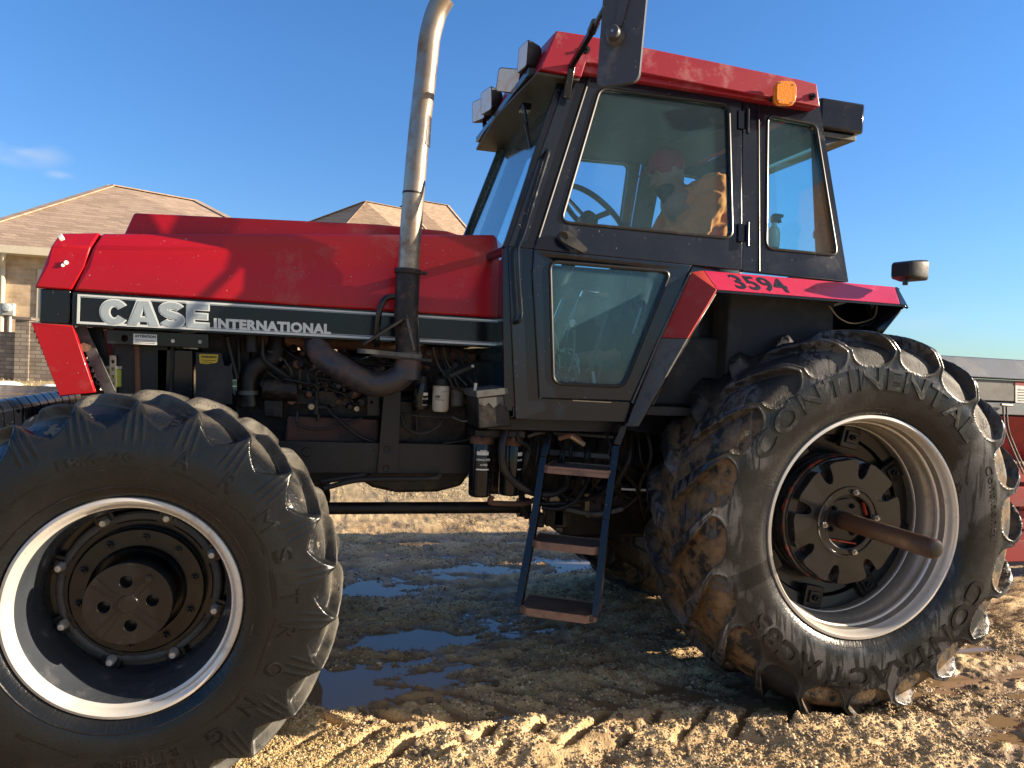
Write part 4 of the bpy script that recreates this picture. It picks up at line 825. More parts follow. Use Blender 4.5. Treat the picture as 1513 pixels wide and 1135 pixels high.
# floor, rear wall, headliner
MB().box((.90, KY+.05, 1.33), (2.55, 2*TC-KY-.05, 1.37)).build('cab_floor', 'interior', tractor)
MB().box((1.95, KY+.05, 1.37), (2.55, 2*TC-KY-.05, 1.98)).build('rear_deck', 'interior', tractor, bevel=.01)
mb = MB(); xr0, xr1 = 2.565, 2.36
qa, qb = PT(1254, 417), PT(1212, 161); rf = lambda y, z: Vector((np.interp(z, [qa.z, qb.z], [qa.x-.02, qb.x-.02]), y if abs(y-TC) < .6 else (cabY(z)+.03 if y < TC else 2*TC-cabY(z)-.03), z))
rear = [rf(3.2, 1.99), rf(4.7, 1.99), rf(4.7, qb.z), rf(3.2, qb.z)]
rhole = rnd([rf(3.42, 2.10), rf(4.48, 2.10), rf(4.48, 2.84), rf(3.42, 2.84)], .05)
mb.prism(rear, (.02, 0, 0), [rhole]); mb.build('cab_rear_frame', 'cab', tractor)
MB().prism([p+Vector((.008, 0, 0)) for p in rhole], (.004, 0, 0)).build('rear_window', 'glassclear', tractor)
MB().tube([P(1213, 275, 3.5), P(1220, 330, 3.5), P(1222, 345, 3.5)], .006, 8).build('rear_wiper', 'black', tractor)
MB().tube([P(1217, 280, 3.5), P(1226, 340, 3.5)], .003, 6).build('rear_wiper', 'black', tractor)
MB().cbox(P(1214, 346, 3.5), (.07, .07, .05)).build('rear_wiper_motor', 'black', tractor, bevel=.012)
# roof: red cap with sloped front, dark lining, visor
def roofpts(y): return [Vector((p.x, y, p.z)) for p in PP([(797, 102), (822, 45), (862, 51), (1185, 118), (1207, 124), (1212, 158), (878, 94), (866, 92), (859, 114), (833, 108)], ry)]
ry = 3.275
def roofsec(y, dx): return [p+Vector((dx*(1 if i in (0, 1, 9) else 0), 0, 0)) for i, p in enumerate(roofpts(y))]
nr = roofsec(ry, 0)
MB().prism(nr, (0, .03, 0)).build('roof_side', 'roof_red', tractor, bevel=.006, seg=3)
MB().prism([mir(p) for p in nr], (0, -.03, 0)).build('roof_side', 'roof_red', tractor, bevel=.006)
# top skin, slightly crowned, and swept front
ys = np.linspace(ry+.03, 2*TC-ry-.03, 13); mb = MB(); v = []
for y in ys:
    t = (y-ry)/(2*(TC-ry)); cr = sin(pi*t)*.03; sw = -.035*(1-abs(2*t-1)); r_ = nr
    row = [(r_[0].x+sw, y, r_[0].z), (r_[1].x+sw, y, r_[1].z), (r_[2].x+sw*.6, y, r_[2].z+cr), (r_[3].x, y, r_[3].z+cr), (r_[4].x, y, r_[4].z+cr*.5), (r_[5].x, y, r_[5].z), (r_[5].x-.04, y, r_[5].z), (r_[0].x+.14+sw, y, r_[0].z+.03)]
    v += row
k = 8; f = []
for i in range(len(ys)-1):
    for j in range(k): f.append((i*k+j, i*k+(j+1) % k, (i+1)*k+(j+1) % k, (i+1)*k+j))
f.append(tuple(range(k))); f.append(tuple(range((len(ys)-1)*k, len(ys)*k))[::-1])
MB().add(v, f).build('roof', 'roof_red', tractor, bevel=.004)
MB().box((1.16, 3.40, nr[0].z-.01), (2.30, 4.50, nr[0].z+.028)).build('headliner', 'interior', tractor)
def visor(t, x, z): return Vector((x-.035*(1-abs(2*t-1)), ry+.02+(2*(TC-ry)-.04)*t, z))
vv = [visor(t, nr[0].x-.005, nr[0].z-.004) for t in (0, .5, 1)]+[visor(t, nr[0].x+.2, nr[0].z-.004) for t in (1, .5, 0)]
MB().prism(vv, (0, 0, -.014)).build('roof_visor', 'visorgrey', tractor, bevel=.002)
az = [P(x, y, 3.42) for x, y in ((1214, 147), (1276, 198))]; MB().box((az[0].x, 3.42, az[1].z), (az[1].x, 4.48, az[1].z+.16)).build('air_conditioner_box', 'black', tractor, bevel=.012)
MB().box((az[0].x-.01, 3.45, az[1].z-.032), (az[1].x-.02, 4.45, az[1].z-.004)).build('air_conditioner_tray', 'grime_grey', tractor, bevel=.004)
MB().prism([Vector((az[0].x-.02, 3.46, az[1].z-.033)), Vector((az[1].x-.1, 3.46, az[1].z-.033)), Vector((az[0].x+.06, 3.46, az[1].z-.07)), Vector((az[0].x-.0, 3.46, az[1].z-.09))], (0, .98, 0)).build('air_duct', 'black', tractor)
for x, y, r in ((1200, 143, .018), (866, 74, .018)):
    MB().lathe([(.001, -.022), (r*.35, -.022), (r*.4, -.010), (r*.9, -.010), (r, -.004), (r, 0)], P(x, y, ry), n=20).build('roof_plug', 'black', tractor)
# amber turn lamp
al = empty('turn_signal', P(1162, 136, 3.21), tractor)
ol = origin(al)
lp = rnd([ol+Vector((x, 0, z)) for x, z in ((-.054, .048), (.054, .058), (.056, -.052), (-.05, -.062))], .032)
MB().prism(lp, (0, .035, 0)).build('lamp_lens', 'amber', al, bevel=.010, seg=3)
MB().tube([p+Vector((0, .017, 0)) for p in inset(lp, -.0015)], .003, 6, closed=True).build('lens_rim', 'amber', al)
MB().cyl(ol+Vector((0, .03, -.01)), ol+Vector((-.03, .09, -.01)), .014, 10).build('lamp_stalk', 'black', al)
mb = MB()
for x, z in ((-.035, .04), (.038, .04), (.038, -.045), (-.035, -.045)): mb.lathe([(.001, -.003), (.004, -.003), (.004, 0)], ol+Vector((x, -.0005, z)), n=8)
mb.build('lens_screw', 'steel', al)
# work lamps on the roof front
def work_lamp(c, face, w, h, d, tilt=0):
    e = empty('work_lamp', c, tractor); o = Vector(c); n = Vector(face).normalized(); a, b = frame(n); a = -a
    a2 = a*cos(tilt)+b*sin(tilt); b2 = b*cos(tilt)-a*sin(tilt)
    def ring(k, z, r): return rnd([o+a2*i*w/2*k+b2*j*h/2*k+n*z for i, j in ((-1, -1), (1, -1), (1, 1), (-1, 1))], r, 4)
    secs = [ring(.66, -d, .01), ring(.84, -d*.82, .015), ring(.97, -d*.30, .018), ring(1.0, 0, .018), ring(.94, .004, .016)]
    mb = MB(); m = len(secs[0]); v = [p for s in secs for p in s]; f = [(i*m+j, i*m+(j+1) % m, (i+1)*m+(j+1) % m, (i+1)*m+j) for i in range(4) for j in range(m)]+[tuple(range(m))]
    mb.add(v, f).build("lamp_housing", 'lampbody', e, smooth=40)
    MB().prism(ring(.93, -.004, .015), n*.007).build('lamp_glass', 'lens', e)
    MB().cyl(o-n*d*.6-Vector((0, 0, h*.1)), o-n*d*.6-Vector((0, 0, h*.72)), .013, 8).build('lamp_foot', 'black', e)
    return e
work_lamp(P(773, 84, 3.42), (-.99, -.14, .03), .115, .125, .075, .0)
work_lamp(P(751, 119, 3.72), (-.66, -.74, -.16), .13, .118, .08, -.2)
work_lamp(P(719, 149, 4.08), (-.95, -.30, -.03), .12, .13, .08, .05)
work_lamp(P(707, 163, 4.36), (-.93, -.38, -.05), .13, .125, .08, 0)
work_lamp(P(1352, 401, 3.05), (.97, .22, .03), .14, .10, .115, 0)
MB().box((nr[0].x-.03, 3.35, nr[0].z+.0), (nr[0].x+.05, 4.5, nr[0].z+.03)).build('lamp_rail', 'black', tractor)
# mirror
me_ = empty('mirror', P(918, 56, 2.66), tractor); mo = origin(me_)
wd = Vector((.80, -.60, 0)).normalized(); hd_ = Vector((.03, 0, 1)).normalized(); nn_ = wd.cross(hd_).normalized()
if nn_.x > 0: nn_ = -nn_
def mr_(x, z, k=0): return mo+wd*x+hd_*z+nn_*k
ml = rnd([mr_(x, z) for x, z in ((-.084, -.180), (.080, -.170), (.086, .24), (-.084, .24))], .036)
MB().prism(ml, -nn_*.022).build('mirror_shell', 'mirrorback', me_, bevel=.009, seg=3)
MB().prism([p-nn_*.0225 for p in inset(ml, .012)], -nn_*.002).build('mirror_glass', mat('mirror_silvering', (.8, .8, .8), .03, metal=1), me_)
MB().lathe([(.001, .052), (.022, .052), (.026, .046), (.027, .02), (.036, .010), (.038, 0)], mr_(-.022, .006), nn_, 28).build('mirror_knob', 'mirrorback', me_)
mb = MB(); bolt(mb, mr_(-.022, .006, .052), nn_, .006, .002); mb.build('knob_screw', 'steel', me_)
MB().prism([mr_(-.03, .04, .001), mr_(.0, .04, .001), mr_(.04, .24, .001), mr_(-.005, .24, .001)], nn_*.008).build('mirror_rib', 'mirrorback', me_, bevel=.003)
mb = MB(); mb.bar(P(836, 146, 3.31), P(844, 98, 3.28), .032, .028, (0, 1, 0)); mb.build('mirror_bracket', 'black', me_, bevel=.003)
mb = MB(); mb.bar(P(843, 100, 3.28), P(877, 42, 3.0), .024, .024, (0, 1, 0)); mb.build('mirror_arm', 'black', me_, bevel=.003)
MB().cyl(P(874, 47, 3.02), P(880, 33, 2.97), .02, 12).build('mirror_clamp', 'black', me_)
MB().tube([P(878, 40, 2.99), P(893, 12, 2.84), P(905, -12, 2.74), P(925, -25, 2.68)], .011, 10).build('mirror_arm', 'black', me_)

# ---------------------------------------------------------------- fender
def fender(mp, s, num):
    q = lambda l: [mp(p) for p in l]
    y1, y2 = 3.19, 3.05
    A = P(1040, 400, y1); B = P(1322, 424, y1); C = P(1330, 450, y2); D = P(1060, 427, y2); A.z = B.z = (A.z+B.z)/2; C.z = D.z = (C.z+D.z)/2
    E_ = P(1343, 455, y2)
    t = Vector((0, .012*s, -.006))
    fe = MB().prism(q([A, B, C, D]), t).build('fender_stripe' , 'red_stripe', tractor, bevel=.002)
    MB().prism(q([B+Vector((.003, 0, 0)), P(1326, 424, y1), E_, C+Vector((.003, 0, 0))]), t).build('fender_corner', 'black', tractor, bevel=.002)
    # slanting front leg: red above, bare black below
    a1, a2, a3, a4 = P(1021, 402, y1), P(1058, 430, y2), P(1015, 500, y2), P(976, 499, y1)
    b3, b4 = P(941, 630, 3.12), P(925, 630, y1)
    a1b = A+Vector((-.006, 0, 0)); a2b = D+Vector((-.006, 0, 0))
    MB().prism(q([a1, a1b, a2b, a3, a4]), (.012, .006*s, 0)).build('fender_front_leg', 'brick_red', tractor, bevel=.002)
    MB().prism(q([a4+Vector((-.001, 0, -.002)), a3+Vector((-.001, 0, -.002)), b3, b4]), (.012, .006*s, 0)).build('fender_lower_leg', 'grime_grey', tractor, bevel=.002)
    MB().tube(q([P(1020, 403, y1-.005), P(975, 500, y1-.005), P(934, 596, y1-.005)]), .005, 8).build('fender_edge_bead', 'grime_grey', tractor)
    # roof of the fender, lips and inner panel
    mb = MB(); mb.box((A.x-.02, min(mp(A).y, mp((0, 3.45, 0)).y), A.z-.012), (B.x+.03, max(mp(A).y, mp((0, 3.45, 0)).y), A.z-.004)); mb.build('fender_top', 'fenderin', tractor)
    mb = MB(); mb.prism(q([D+Vector((0, .004, 0)), C+Vector((.04, .004, 0)), C+Vector((.04, .004, -.012)), D+Vector((0, .004, -.012))]), (0, .02*s, 0)); mb.build('fender_lip', 'black', tractor)
    inner = [Vector((1.42, 3.40, 1.25)), Vector((1.62, 3.40, 1.99)), Vector((2.90, 3.40, 1.99)), Vector((2.95, 3.40, 1.60)), Vector((2.8, 3.40, 1.45)), Vector((1.9, 3.40, 1.2))]
    MB().prism(q(inner), (0, .02*s, 0)).build('fender_inner_panel', 'fenderin', tractor, bevel=.004)
    back = [Vector((2.80, 3.06, C.z-.002)), Vector((2.70, 3.12, 1.75)), Vector((2.70, 3.40, 1.75)), Vector((2.86, 3.40, 1.99)), Vector((2.82, 3.19, 1.99))]
    MB().add(q(back), [(0, 1, 2, 3, 4)]).build('fender_back', 'black', tractor).modifiers.new('solid', 'SOLIDIFY').thickness = .008
    fr = [b4+Vector((.01, .0, 0)), b3+Vector((.01, .01, 0)), a3+Vector((.012, .01, 0)), a2b+Vector((.012, .01, 0)), a2b+Vector((.012, .33, 0)), b4+Vector((.03, .25, 0))]
    MB().add(q(fr), [(0, 1, 2, 3, 4, 5)]).build('fender_front_wall', 'fenderin', tractor).modifiers.new('solid', 'SOLIDIFY').thickness = .006
    if num:
        a, f, lo, hi = textdata('3594', .022, .5, spacing=1.05); out = []; nrm = (B-A).cross(D-A).normalized(); 
        if nrm.y > 0: nrm = -nrm
        x0, x1 = P(1071, 405, y1).x, P(1149, 410, y1).x
        for x, y, z in a:
            sx = (x-lo[0])/(hi[0]-lo[0]); ty = (y-lo[1])/(hi[1]-lo[1]); k = .88-.76*ty
            p = A.lerp(D, k); p = Vector((x0+(x1-x0)*sx+(.0), p.y, p.z)); out.append(p+nrm*(.0016 if z > 0 else .0002))
        MB().add(out, f).build('lettering', 'navyink', fe, smooth=0, weld=False)
fender(lambda p: Vector(p), 1, True); fender(mir, -1, False)
hose([P(1225, 452, 3.2), P(1240, 470, 3.2), P(1262, 478, 3.2), P(1290, 470, 3.2), P(1296, 452, 3.2)], .004, 'wiring', 'brass')
hose([P(1280, 452, 3.25), P(1290, 475, 3.2), P(1270, 482, 3.2)], .004, 'wiring', 'rubber')
# ---------------------------------------------------------------- ladder
ld = empty('ladder', (1.08, 3.1, .45), tractor)
LA = Vector((cos(radians(30)), -sin(radians(30)), 0)); LD = Vector((sin(radians(30)), cos(radians(30)), 0))
for pts in ([(816, 628, 3.40), (804, 676, 3.36), (790, 768, 3.30), (766, 897, 3.22)], [(924, 628, 3.24), (911, 660, 3.20), (896, 768, 3.13), (880, 912, 3.04)]):
    q_ = [P(*p) for p in pts]; mb = MB()
    for i in range(3): mb.bar(q_[i], q_[i+1], .032, .05, LD)
    mb.build('ladder_rail', 'black', ld, bevel=.002)
def step(fl, fr, y, deep, cut, kind):
    A_ = P(*fl, y); w = 1.0
    for _ in range(30):                                  # width so that the far corner falls on fr
        B_ = A_+LA*w; d = np.array(B_)-CAM; pxx = CX+FPX*(d @ _R)/(d @ _f); w += (fr-pxx)*.0015
    B_ = A_+LA*w
    out = [A_+LD*deep, A_+LD*cut, A_+LA*cut, B_-LA*cut, B_+LD*cut, B_+LD*deep]
    mb = MB()
    for i in range(6):
        a, b = out[i], out[(i+1) % 6]; nn = Vector((0, 0, 1)).cross((b-a).normalized()); mb.prism([a, b, b-Vector((0, 0, .034)), a-Vector((0, 0, .034))], nn*.006)
    st = mb.build('step', M['steprust'], ld); mb = MB(); f_ = lambda u, v, z: A_+LA*(w*u)+LD*(deep*v)+Vector((0, 0, z))
    if kind == 'grip':
        mb.prism([p-Vector((0, 0, .012)) for p in out], (0, 0, -.003))
        for i in range(19):
            for j in range(9): mb.lathe([(.0075, 0), (.006, .007), (.004, .007), (.003, 0)], f_(.05+.9*i/18, .08+.84*j/8, -.012), (0, 0, 1), 6)
    else:
        for j in range(9): mb.bar(f_(.02, .08+.86*j/8, -.015), f_(.98, .08+.86*j/8, -.015), .006, .026, (0, 0, 1))
        for u in (.15, .38, .62, .85): mb.bar(f_(u, .04, -.02), f_(u, .96, -.02), .006, .02, (0, 0, 1))
    mb.build('tread_grating', M['steprust2'], st)
M['steprust'] = mat('rusty_step_edge', (.24, .14, .10), .5, dirt=(.07, .05, .04), dscale=12, damt=.35, bump=.2); M['steprust2'] = mat('worn_step_bars', (.06, .045, .038), .4, dirt=(.15, .08, .05), dscale=12, damt=.5)
step((803, 688), 903, 3.30, .20, .02, 'grip'); step((784, 799), 886, 3.24, .18, .03, 'bars'); step((765, 897), 879, 3.17, .21, .04, 'bars')
MB().prism([P(805, 672, 3.5), P(812, 664, 3.5), P(899, 672, 3.38), P(902, 678, 3.38)], LD*.01).build('step_back_plate', 'grime_grey', ld)
# ---------------------------------------------------------------- cab interior
se = empty('seat', (2.0, TC, 1.37), tractor)
MB().prism(rnd([Vector((x, 3.70, z)) for x, z in ((1.62, 1.78), (1.62, 1.88), (2.02, 1.90), (2.10, 1.86), (2.10, 1.76))], .04), (0, .50, 0)).build('seat_cushion', 'seatfab', se, bevel=.02)
MB().prism(rnd([Vector((x, 3.72, z)) for x, z in ((2.04, 1.86), (2.10, 2.38), (2.18, 2.44), (2.22, 2.36), (2.18, 1.84))], .04), (0, .46, 0)).build('backrest', 'seatfab', se, bevel=.02)
MB().box((1.72, 3.76, 1.37), (2.02, 4.14, 1.78)).build('seat_base', 'interior', se)
MB().box((1.70, 3.50, 1.86), (2.02, 3.58, 1.92)).build('armrest', 'seatfab', se, bevel=.02)
sc_ = P(876, 318, TC-.12); ax_ = Vector((.62, 0, .78)).normalized()
a_, b_ = frame(ax_); swh = empty('steering_wheel', sc_, tractor)
MB().tube([sc_+(a_*cos(t)+b_*sin(t))*.215 for t in np.linspace(0, 2*pi, 48, endpoint=False)], .015, 10, closed=True).build('wheel_ring', 'black', swh)
mb = MB()
for k in range(3): t = 2*pi*k/3+pi/2+.4; mb.bar(sc_-ax_*.04, sc_+(a_*cos(t)+b_*sin(t))*.21, .028, .012, ax_)
mb.build('wheel_spoke', 'black', swh); MB().lathe([(.001, .02), (.04, .018), (.05, 0), (.05, -.05), (.03, -.07)], sc_-ax_*.02, ax_, 24).build('wheel_hub', 'black', swh)
MB().cyl(sc_-ax_*.06, Vector((sc_.x-.35, sc_.y, 1.5)), .035, 14).build('steering_column', 'interior', tractor)
MB().box((.93, 3.62, 1.37), (1.16, 4.24, 2.10)).build('dashboard', 'interior', tractor, bevel=.03)
MB().box((1.50, 3.34, 1.37), (2.05, 3.52, 1.72)).build('side_console', 'interior', tractor, bevel=.02)
rs = random.Random(3)
for k in range(9):
    b0 = Vector((1.15+rs.random()*.5, 3.42+rs.random()*.15, 1.38)); t0 = b0+Vector((rs.uniform(-.12, .12), rs.uniform(-.05, .05), rs.uniform(.15, .5)))
    MB().tube(smoothpath([b0, (b0+t0)/2+Vector((rs.uniform(-.05, .05), 0, 0)), t0], 4), .007, 8).build('control_lever', rs.choice(('black', 'steel', 'grime_grey')), tractor)
    MB().lathe([(.001, .03), (.014, .024), (.017, .010), (.012, -.01), (.001, -.012)], t0, (0, 0, 1), 12).build('lever_knob', rs.choice(('black', 'clear', 'interior')), tractor)
for k in range(7):
    c = Vector((1.05+rs.random()*.45, 3.45+rs.random()*.3, 1.40+rs.random()*.15)); rr = rs.uniform(.05, .11)
    MB().tube([c+Vector((rr*cos(t), .02*sin(3*t), rr*.8*sin(t)+rr*.5)) for t in np.linspace(0, 2*pi, 20, endpoint=False)], .006, 6, closed=True).build('loose_cable', rs.choice(('rubber', 'clear', 'grime_grey')), tractor)
for k in range(6):
    c = Vector((1.08+rs.random()*.4, 3.36+rs.random()*.1, 1.40+rs.random()*.3)); d = Vector((rs.uniform(-1, 1), 0, rs.uniform(-1, 1))).normalized()
    MB().bar(c, c+d*.09, .012, .018, (0, 1, 0)).build('pedal_link', rs.choice(('clear', 'grime_grey')), tractor)
for x in (1.05, 1.22): MB().obox((x, 3.75, 1.48), (.03, 0, .02), (0, .05, 0), (-.004, 0, .006)).build('pedal', 'steel', tractor)
MB().prism(rnd(PP([(1010, 175), (1070, 160), (1072, 190), (1015, 198)], 3.6), .03), (0, .2, 0)).build('overhead_speaker', 'interior', tractor, bevel=.01)
# spray bottle on the rear deck
sb = empty('spray_bottle', P(1142, 366, 3.34)); bo = origin(sb); tag(sb, 'clear spray bottle with black trigger head inside rear side window of the cab', 'spray bottle')
MB().lathe([(.001, 0), (.030, 0), (.032, .01), (.032, .07), (.026, .095), (.013, .11), (.013, .125)], bo, (0, 0, 1), 20).build('bottle', 'clear', sb)
MB().prism(rnd([bo+Vector((x, -.010, z)) for x, z in ((-.014, .125), (-.018, .155), (-.005, .172), (.045, .170), (.046, .158), (.030, .150), (.036, .128), (.028, .126), (.020, .146), (.012, .125))], .004), (0, .02, 0)).build('trigger_head', 'black', sb)

# ---------------------------------------------------------------- driver
M['skin'] = mat('skin', (.36, .19, .13), .55); M['jacket'] = mat('orange_work_jacket', (.95, .21, .025), .85, dirt=(.78, .24, .045), dscale=4, damt=.4, bump=.5, bscale=22)
M['cap'] = mat('red_cap_cloth', (.30, .02, .035), .85, bump=.2); M['beard'] = mat('dark_beard', (.05, .035, .028), .9, bump=.6, bscale=90); M['jeans'] = mat('dark_trousers', (.04, .045, .06), .85)
class Blob(MB):
    def cap(s, p, q, r1, r2, n=16):
        p, q = Vector(p), Vector(q); d = (q-p); Lh = d.length; d.normalize()
        pr = [(r1*cos(t)+1e-4, r1*sin(t)) for t in np.linspace(-pi/2, 0, 6)]+[(r2*cos(t)+1e-4, Lh+r2*sin(t)) for t in np.linspace(0, pi/2, 6)]
        return s.lathe(pr, p, d, n, caps=True)
    def ell(s, c, ax, ay, az, n=20):
        c = Vector(c); base = len(s.v); s.lathe([(cos(t)+1e-3, sin(t)) for t in np.linspace(-pi/2, pi/2, 12)], (0, 0, 0), (0, 0, 1), n, caps=True)
        m = Matrix((ax, ay, az)).transposed()
        for i in range(base, len(s.v)): s.v[i] = c+m @ s.v[i]
        return s
    def fin(s, name, m, parent, vox=.012, it=3):
        o = s.build(name, m, parent, smooth=180); r = o.modifiers.new('r', 'REMESH'); r.mode = 'VOXEL'; r.voxel_size = vox; r.use_smooth_shade = True
        c = o.modifiers.new('s', 'SMOOTH'); c.iterations = it; c.factor = .5; return o
hip = P(1046, 425, 3.86); chest = P(1032, 325, 3.82); neck = P(1003, 286, 3.80); hd0 = P(986, 254, 3.79)
per = empty('person', (hip.x, hip.y, hip.z-.1))
tag(per, 'bearded driver in red cap and orange jacket leaning forward on the cab seat', 'person')
fwd = Vector((-.88, -.08, -.46)).normalized(); upv = Vector((-.46, 0, .88)).normalized(); sid = Vector((0, 1, 0))
B = Blob()
B.ell(hd0, fwd*.098, sid*.076, upv*.118); B.ell(hd0+fwd*.045-upv*.065, fwd*.05, sid*.05, upv*.05)
B.cap(hd0+fwd*.092+upv*.015, hd0+fwd*.112-upv*.028, .010, .017); B.cap(hd0+fwd*.085-upv*.065, hd0+fwd*.088-upv*.07, .018, .018)
for s in (-1, 1): B.ell(hd0+sid*s*.076-upv*.005-fwd*.005, fwd*.02, sid*.010, upv*.034); B.cap(hd0+fwd*.083+upv*.022+sid*.02*s, hd0+fwd*.083+upv*.022+sid*.04*s, .010, .010)
B.cap(neck-upv*.04, hd0-upv*.06, .062, .055); B.cap(chest, neck-Vector((0, 0, .06)), .14, .10); B.cap(hip, chest, .16, .15)
knees = []; hands = []
for s in (-1, 1):
    kn = hip+Vector((-.46, .12*s, .02)); ft = kn+Vector((-.10, 0, -.44)); B.cap(hip+Vector((0, .09*s, -.02)), kn, .085, .062); B.cap(kn, ft, .06, .042); B.cap(ft, ft+Vector((-.17, 0, -.03)), .045, .038); knees.append((kn, ft))
    sh = chest+Vector((-.01, .19*s, .13)); el = sh+Vector((-.16, .04*s, -.27)); ha = P(946, 352, 3.66) if s < 0 else P(940, 365, 3.98)
    B.cap(sh, el, .055, .043); B.cap(el, ha, .042, .028); hands.append((sh, el, ha)); d = (ha-el).normalized(); a, b = frame(d); pc = ha+d*.045
    B.ell(pc, d*.052, a*.042, b*.018)
    for k, ln in enumerate((.058, .070, .074, .064)):
        r0_ = pc+d*.042+a*(k-1.5)*.020; k1 = r0_+(d*.75-b*.5)*ln*.55; k2 = k1+(d*.3-b*.9)*ln*.5; B.cap(r0_, k1, .0095, .0088, 10); B.cap(k1, k2, .0088, .0078, 10)
    t0 = pc+a*.036-d*.01; B.cap(t0, t0+(a*.8+d*.7-b*.4)*.04, .012, .010, 10)
per_b = B.fin('body', 'skin', per, .008, 2)
J = Blob(); J.cap(hip+Vector((0, 0, .06)), chest, .185, .185); J.cap(chest+Vector((.02, -.06, .02)), neck+Vector((.03, 0, -.06)), .17, .10); J.cap(chest+Vector((.02, .06, .02)), neck+Vector((.03, 0, -.06)), .17, .10)
for sh, el, ha in hands: J.cap(sh+Vector((.01, 0, -.02)), el, .092, .068); J.cap(el, ha-(ha-el).normalized()*.03, .066, .046); J.cap(chest+Vector((0, 0, .08)), sh, .13, .095)
J.lathe([(.07, -.02), (.085, 0), (.08, .03), (.066, .035)], neck+Vector((0, 0, -.02)), upv, 20)
jk = J.fin('jacket', 'jacket', per, .010, 1); tx = bpy.data.textures.new('folds', 'CLOUDS'); tx.noise_scale = .075; tx.noise_depth = 3; dm = jk.modifiers.new('folds', 'DISPLACE'); dm.texture = tx; dm.strength = .05; dm.mid_level = .5
T_ = Blob(); 
for s, (kn, ft) in zip((-1, 1), knees): T_.cap(hip+Vector((0, .09*s, -.03)), kn, .105, .078); T_.cap(kn, ft+Vector((.01, 0, .05)), .078, .06)
T_.cap(hip+Vector((0, -.07, 0)), hip+Vector((0, .07, 0)), .16, .16); T_.fin('trousers', 'jeans', per, .014, 2)
H = Blob(); H.ell(hd0+upv*.035-fwd*.01, fwd*.108, sid*.088, upv*.098); hm = H.fin('cap', 'cap', per, .01, 2)
bmv = rnd([hd0+fwd*.07+sid*.07+upv*.048, hd0+fwd*.165+sid*.045+upv*.035, hd0+fwd*.165-sid*.045+upv*.035, hd0+fwd*.07-sid*.07+upv*.048], .03)
MB().prism(bmv, upv*.006).build('cap_peak', 'cap', per)
Q = Blob(); Q.ell(hd0+fwd*.055-upv*.085, fwd*.055, sid*.062, upv*.048); Q.cap(hd0+fwd*.07-upv*.10, hd0+fwd*.08-upv*.14, .04, .022); Q.fin('beard', 'beard', per, .008, 1)

# ---------------------------------------------------------------- ground
def vnoise(x, y, seed=0):
    xi = np.floor(x).astype(np.int64); yi = np.floor(y).astype(np.int64); xf = x-xi; yf = y-yi; u = xf*xf*(3-2*xf); v = yf*yf*(3-2*yf)
    def h(a, b): n = (a*374761393+b*668265263+seed*974634777) & 0xffffffff; n = ((n ^ (n >> 13))*1274126177) & 0xffffffff; return ((n ^ (n >> 16)) & 0xffff)/65535.
    return (h(xi, yi)*(1-u)+h(xi+1, yi)*u)*(1-v)+(h(xi, yi+1)*(1-u)+h(xi+1, yi+1)*u)*v
def fbm(x, y, o=5, seed=0, g=.5):
    s = 0; a = 1; t = 0
    for i in range(o): s = s+a*vnoise(x*2**i+i*17.3, y*2**i-i*9.1, seed+i); t += a; a *= g
    return s/t
DENT = [(G(600, 940), .34, .16, .055), (G(545, 1000), .42, .20, .05), (G(470, 1000), .2, .15, .05), (G(700, 845), .7, .20, .045), (G(830, 832), .6, .2, .05), (G(640, 1020), .24, .06, .045), (G(730, 1062), .18, .05, .04), (G(690, 1030), .2, .05, .045), (G(1440, 958), .40, .12, .05), (G(1455, 1068), .28, .11, .05), (G(1395, 1005), .25, .07, .045), (G(560, 870), .5, .16, .04), (G(620, 800), .6, .15, .03), (G(980, 940), .25, .2, .02), (G(520, 940), .3, .15, .04), (G(475, 1030), .22, .10, .07), (G(560, 1045), .35, .035, .06), (G(640, 945), .30, .09, .06), (G(690, 1065), .2, .03, .06), (G(790, 800), .35, .05, .07), (G(690, 838), .3, .05, .07), (G(510, 875), .3, .12, .05)]
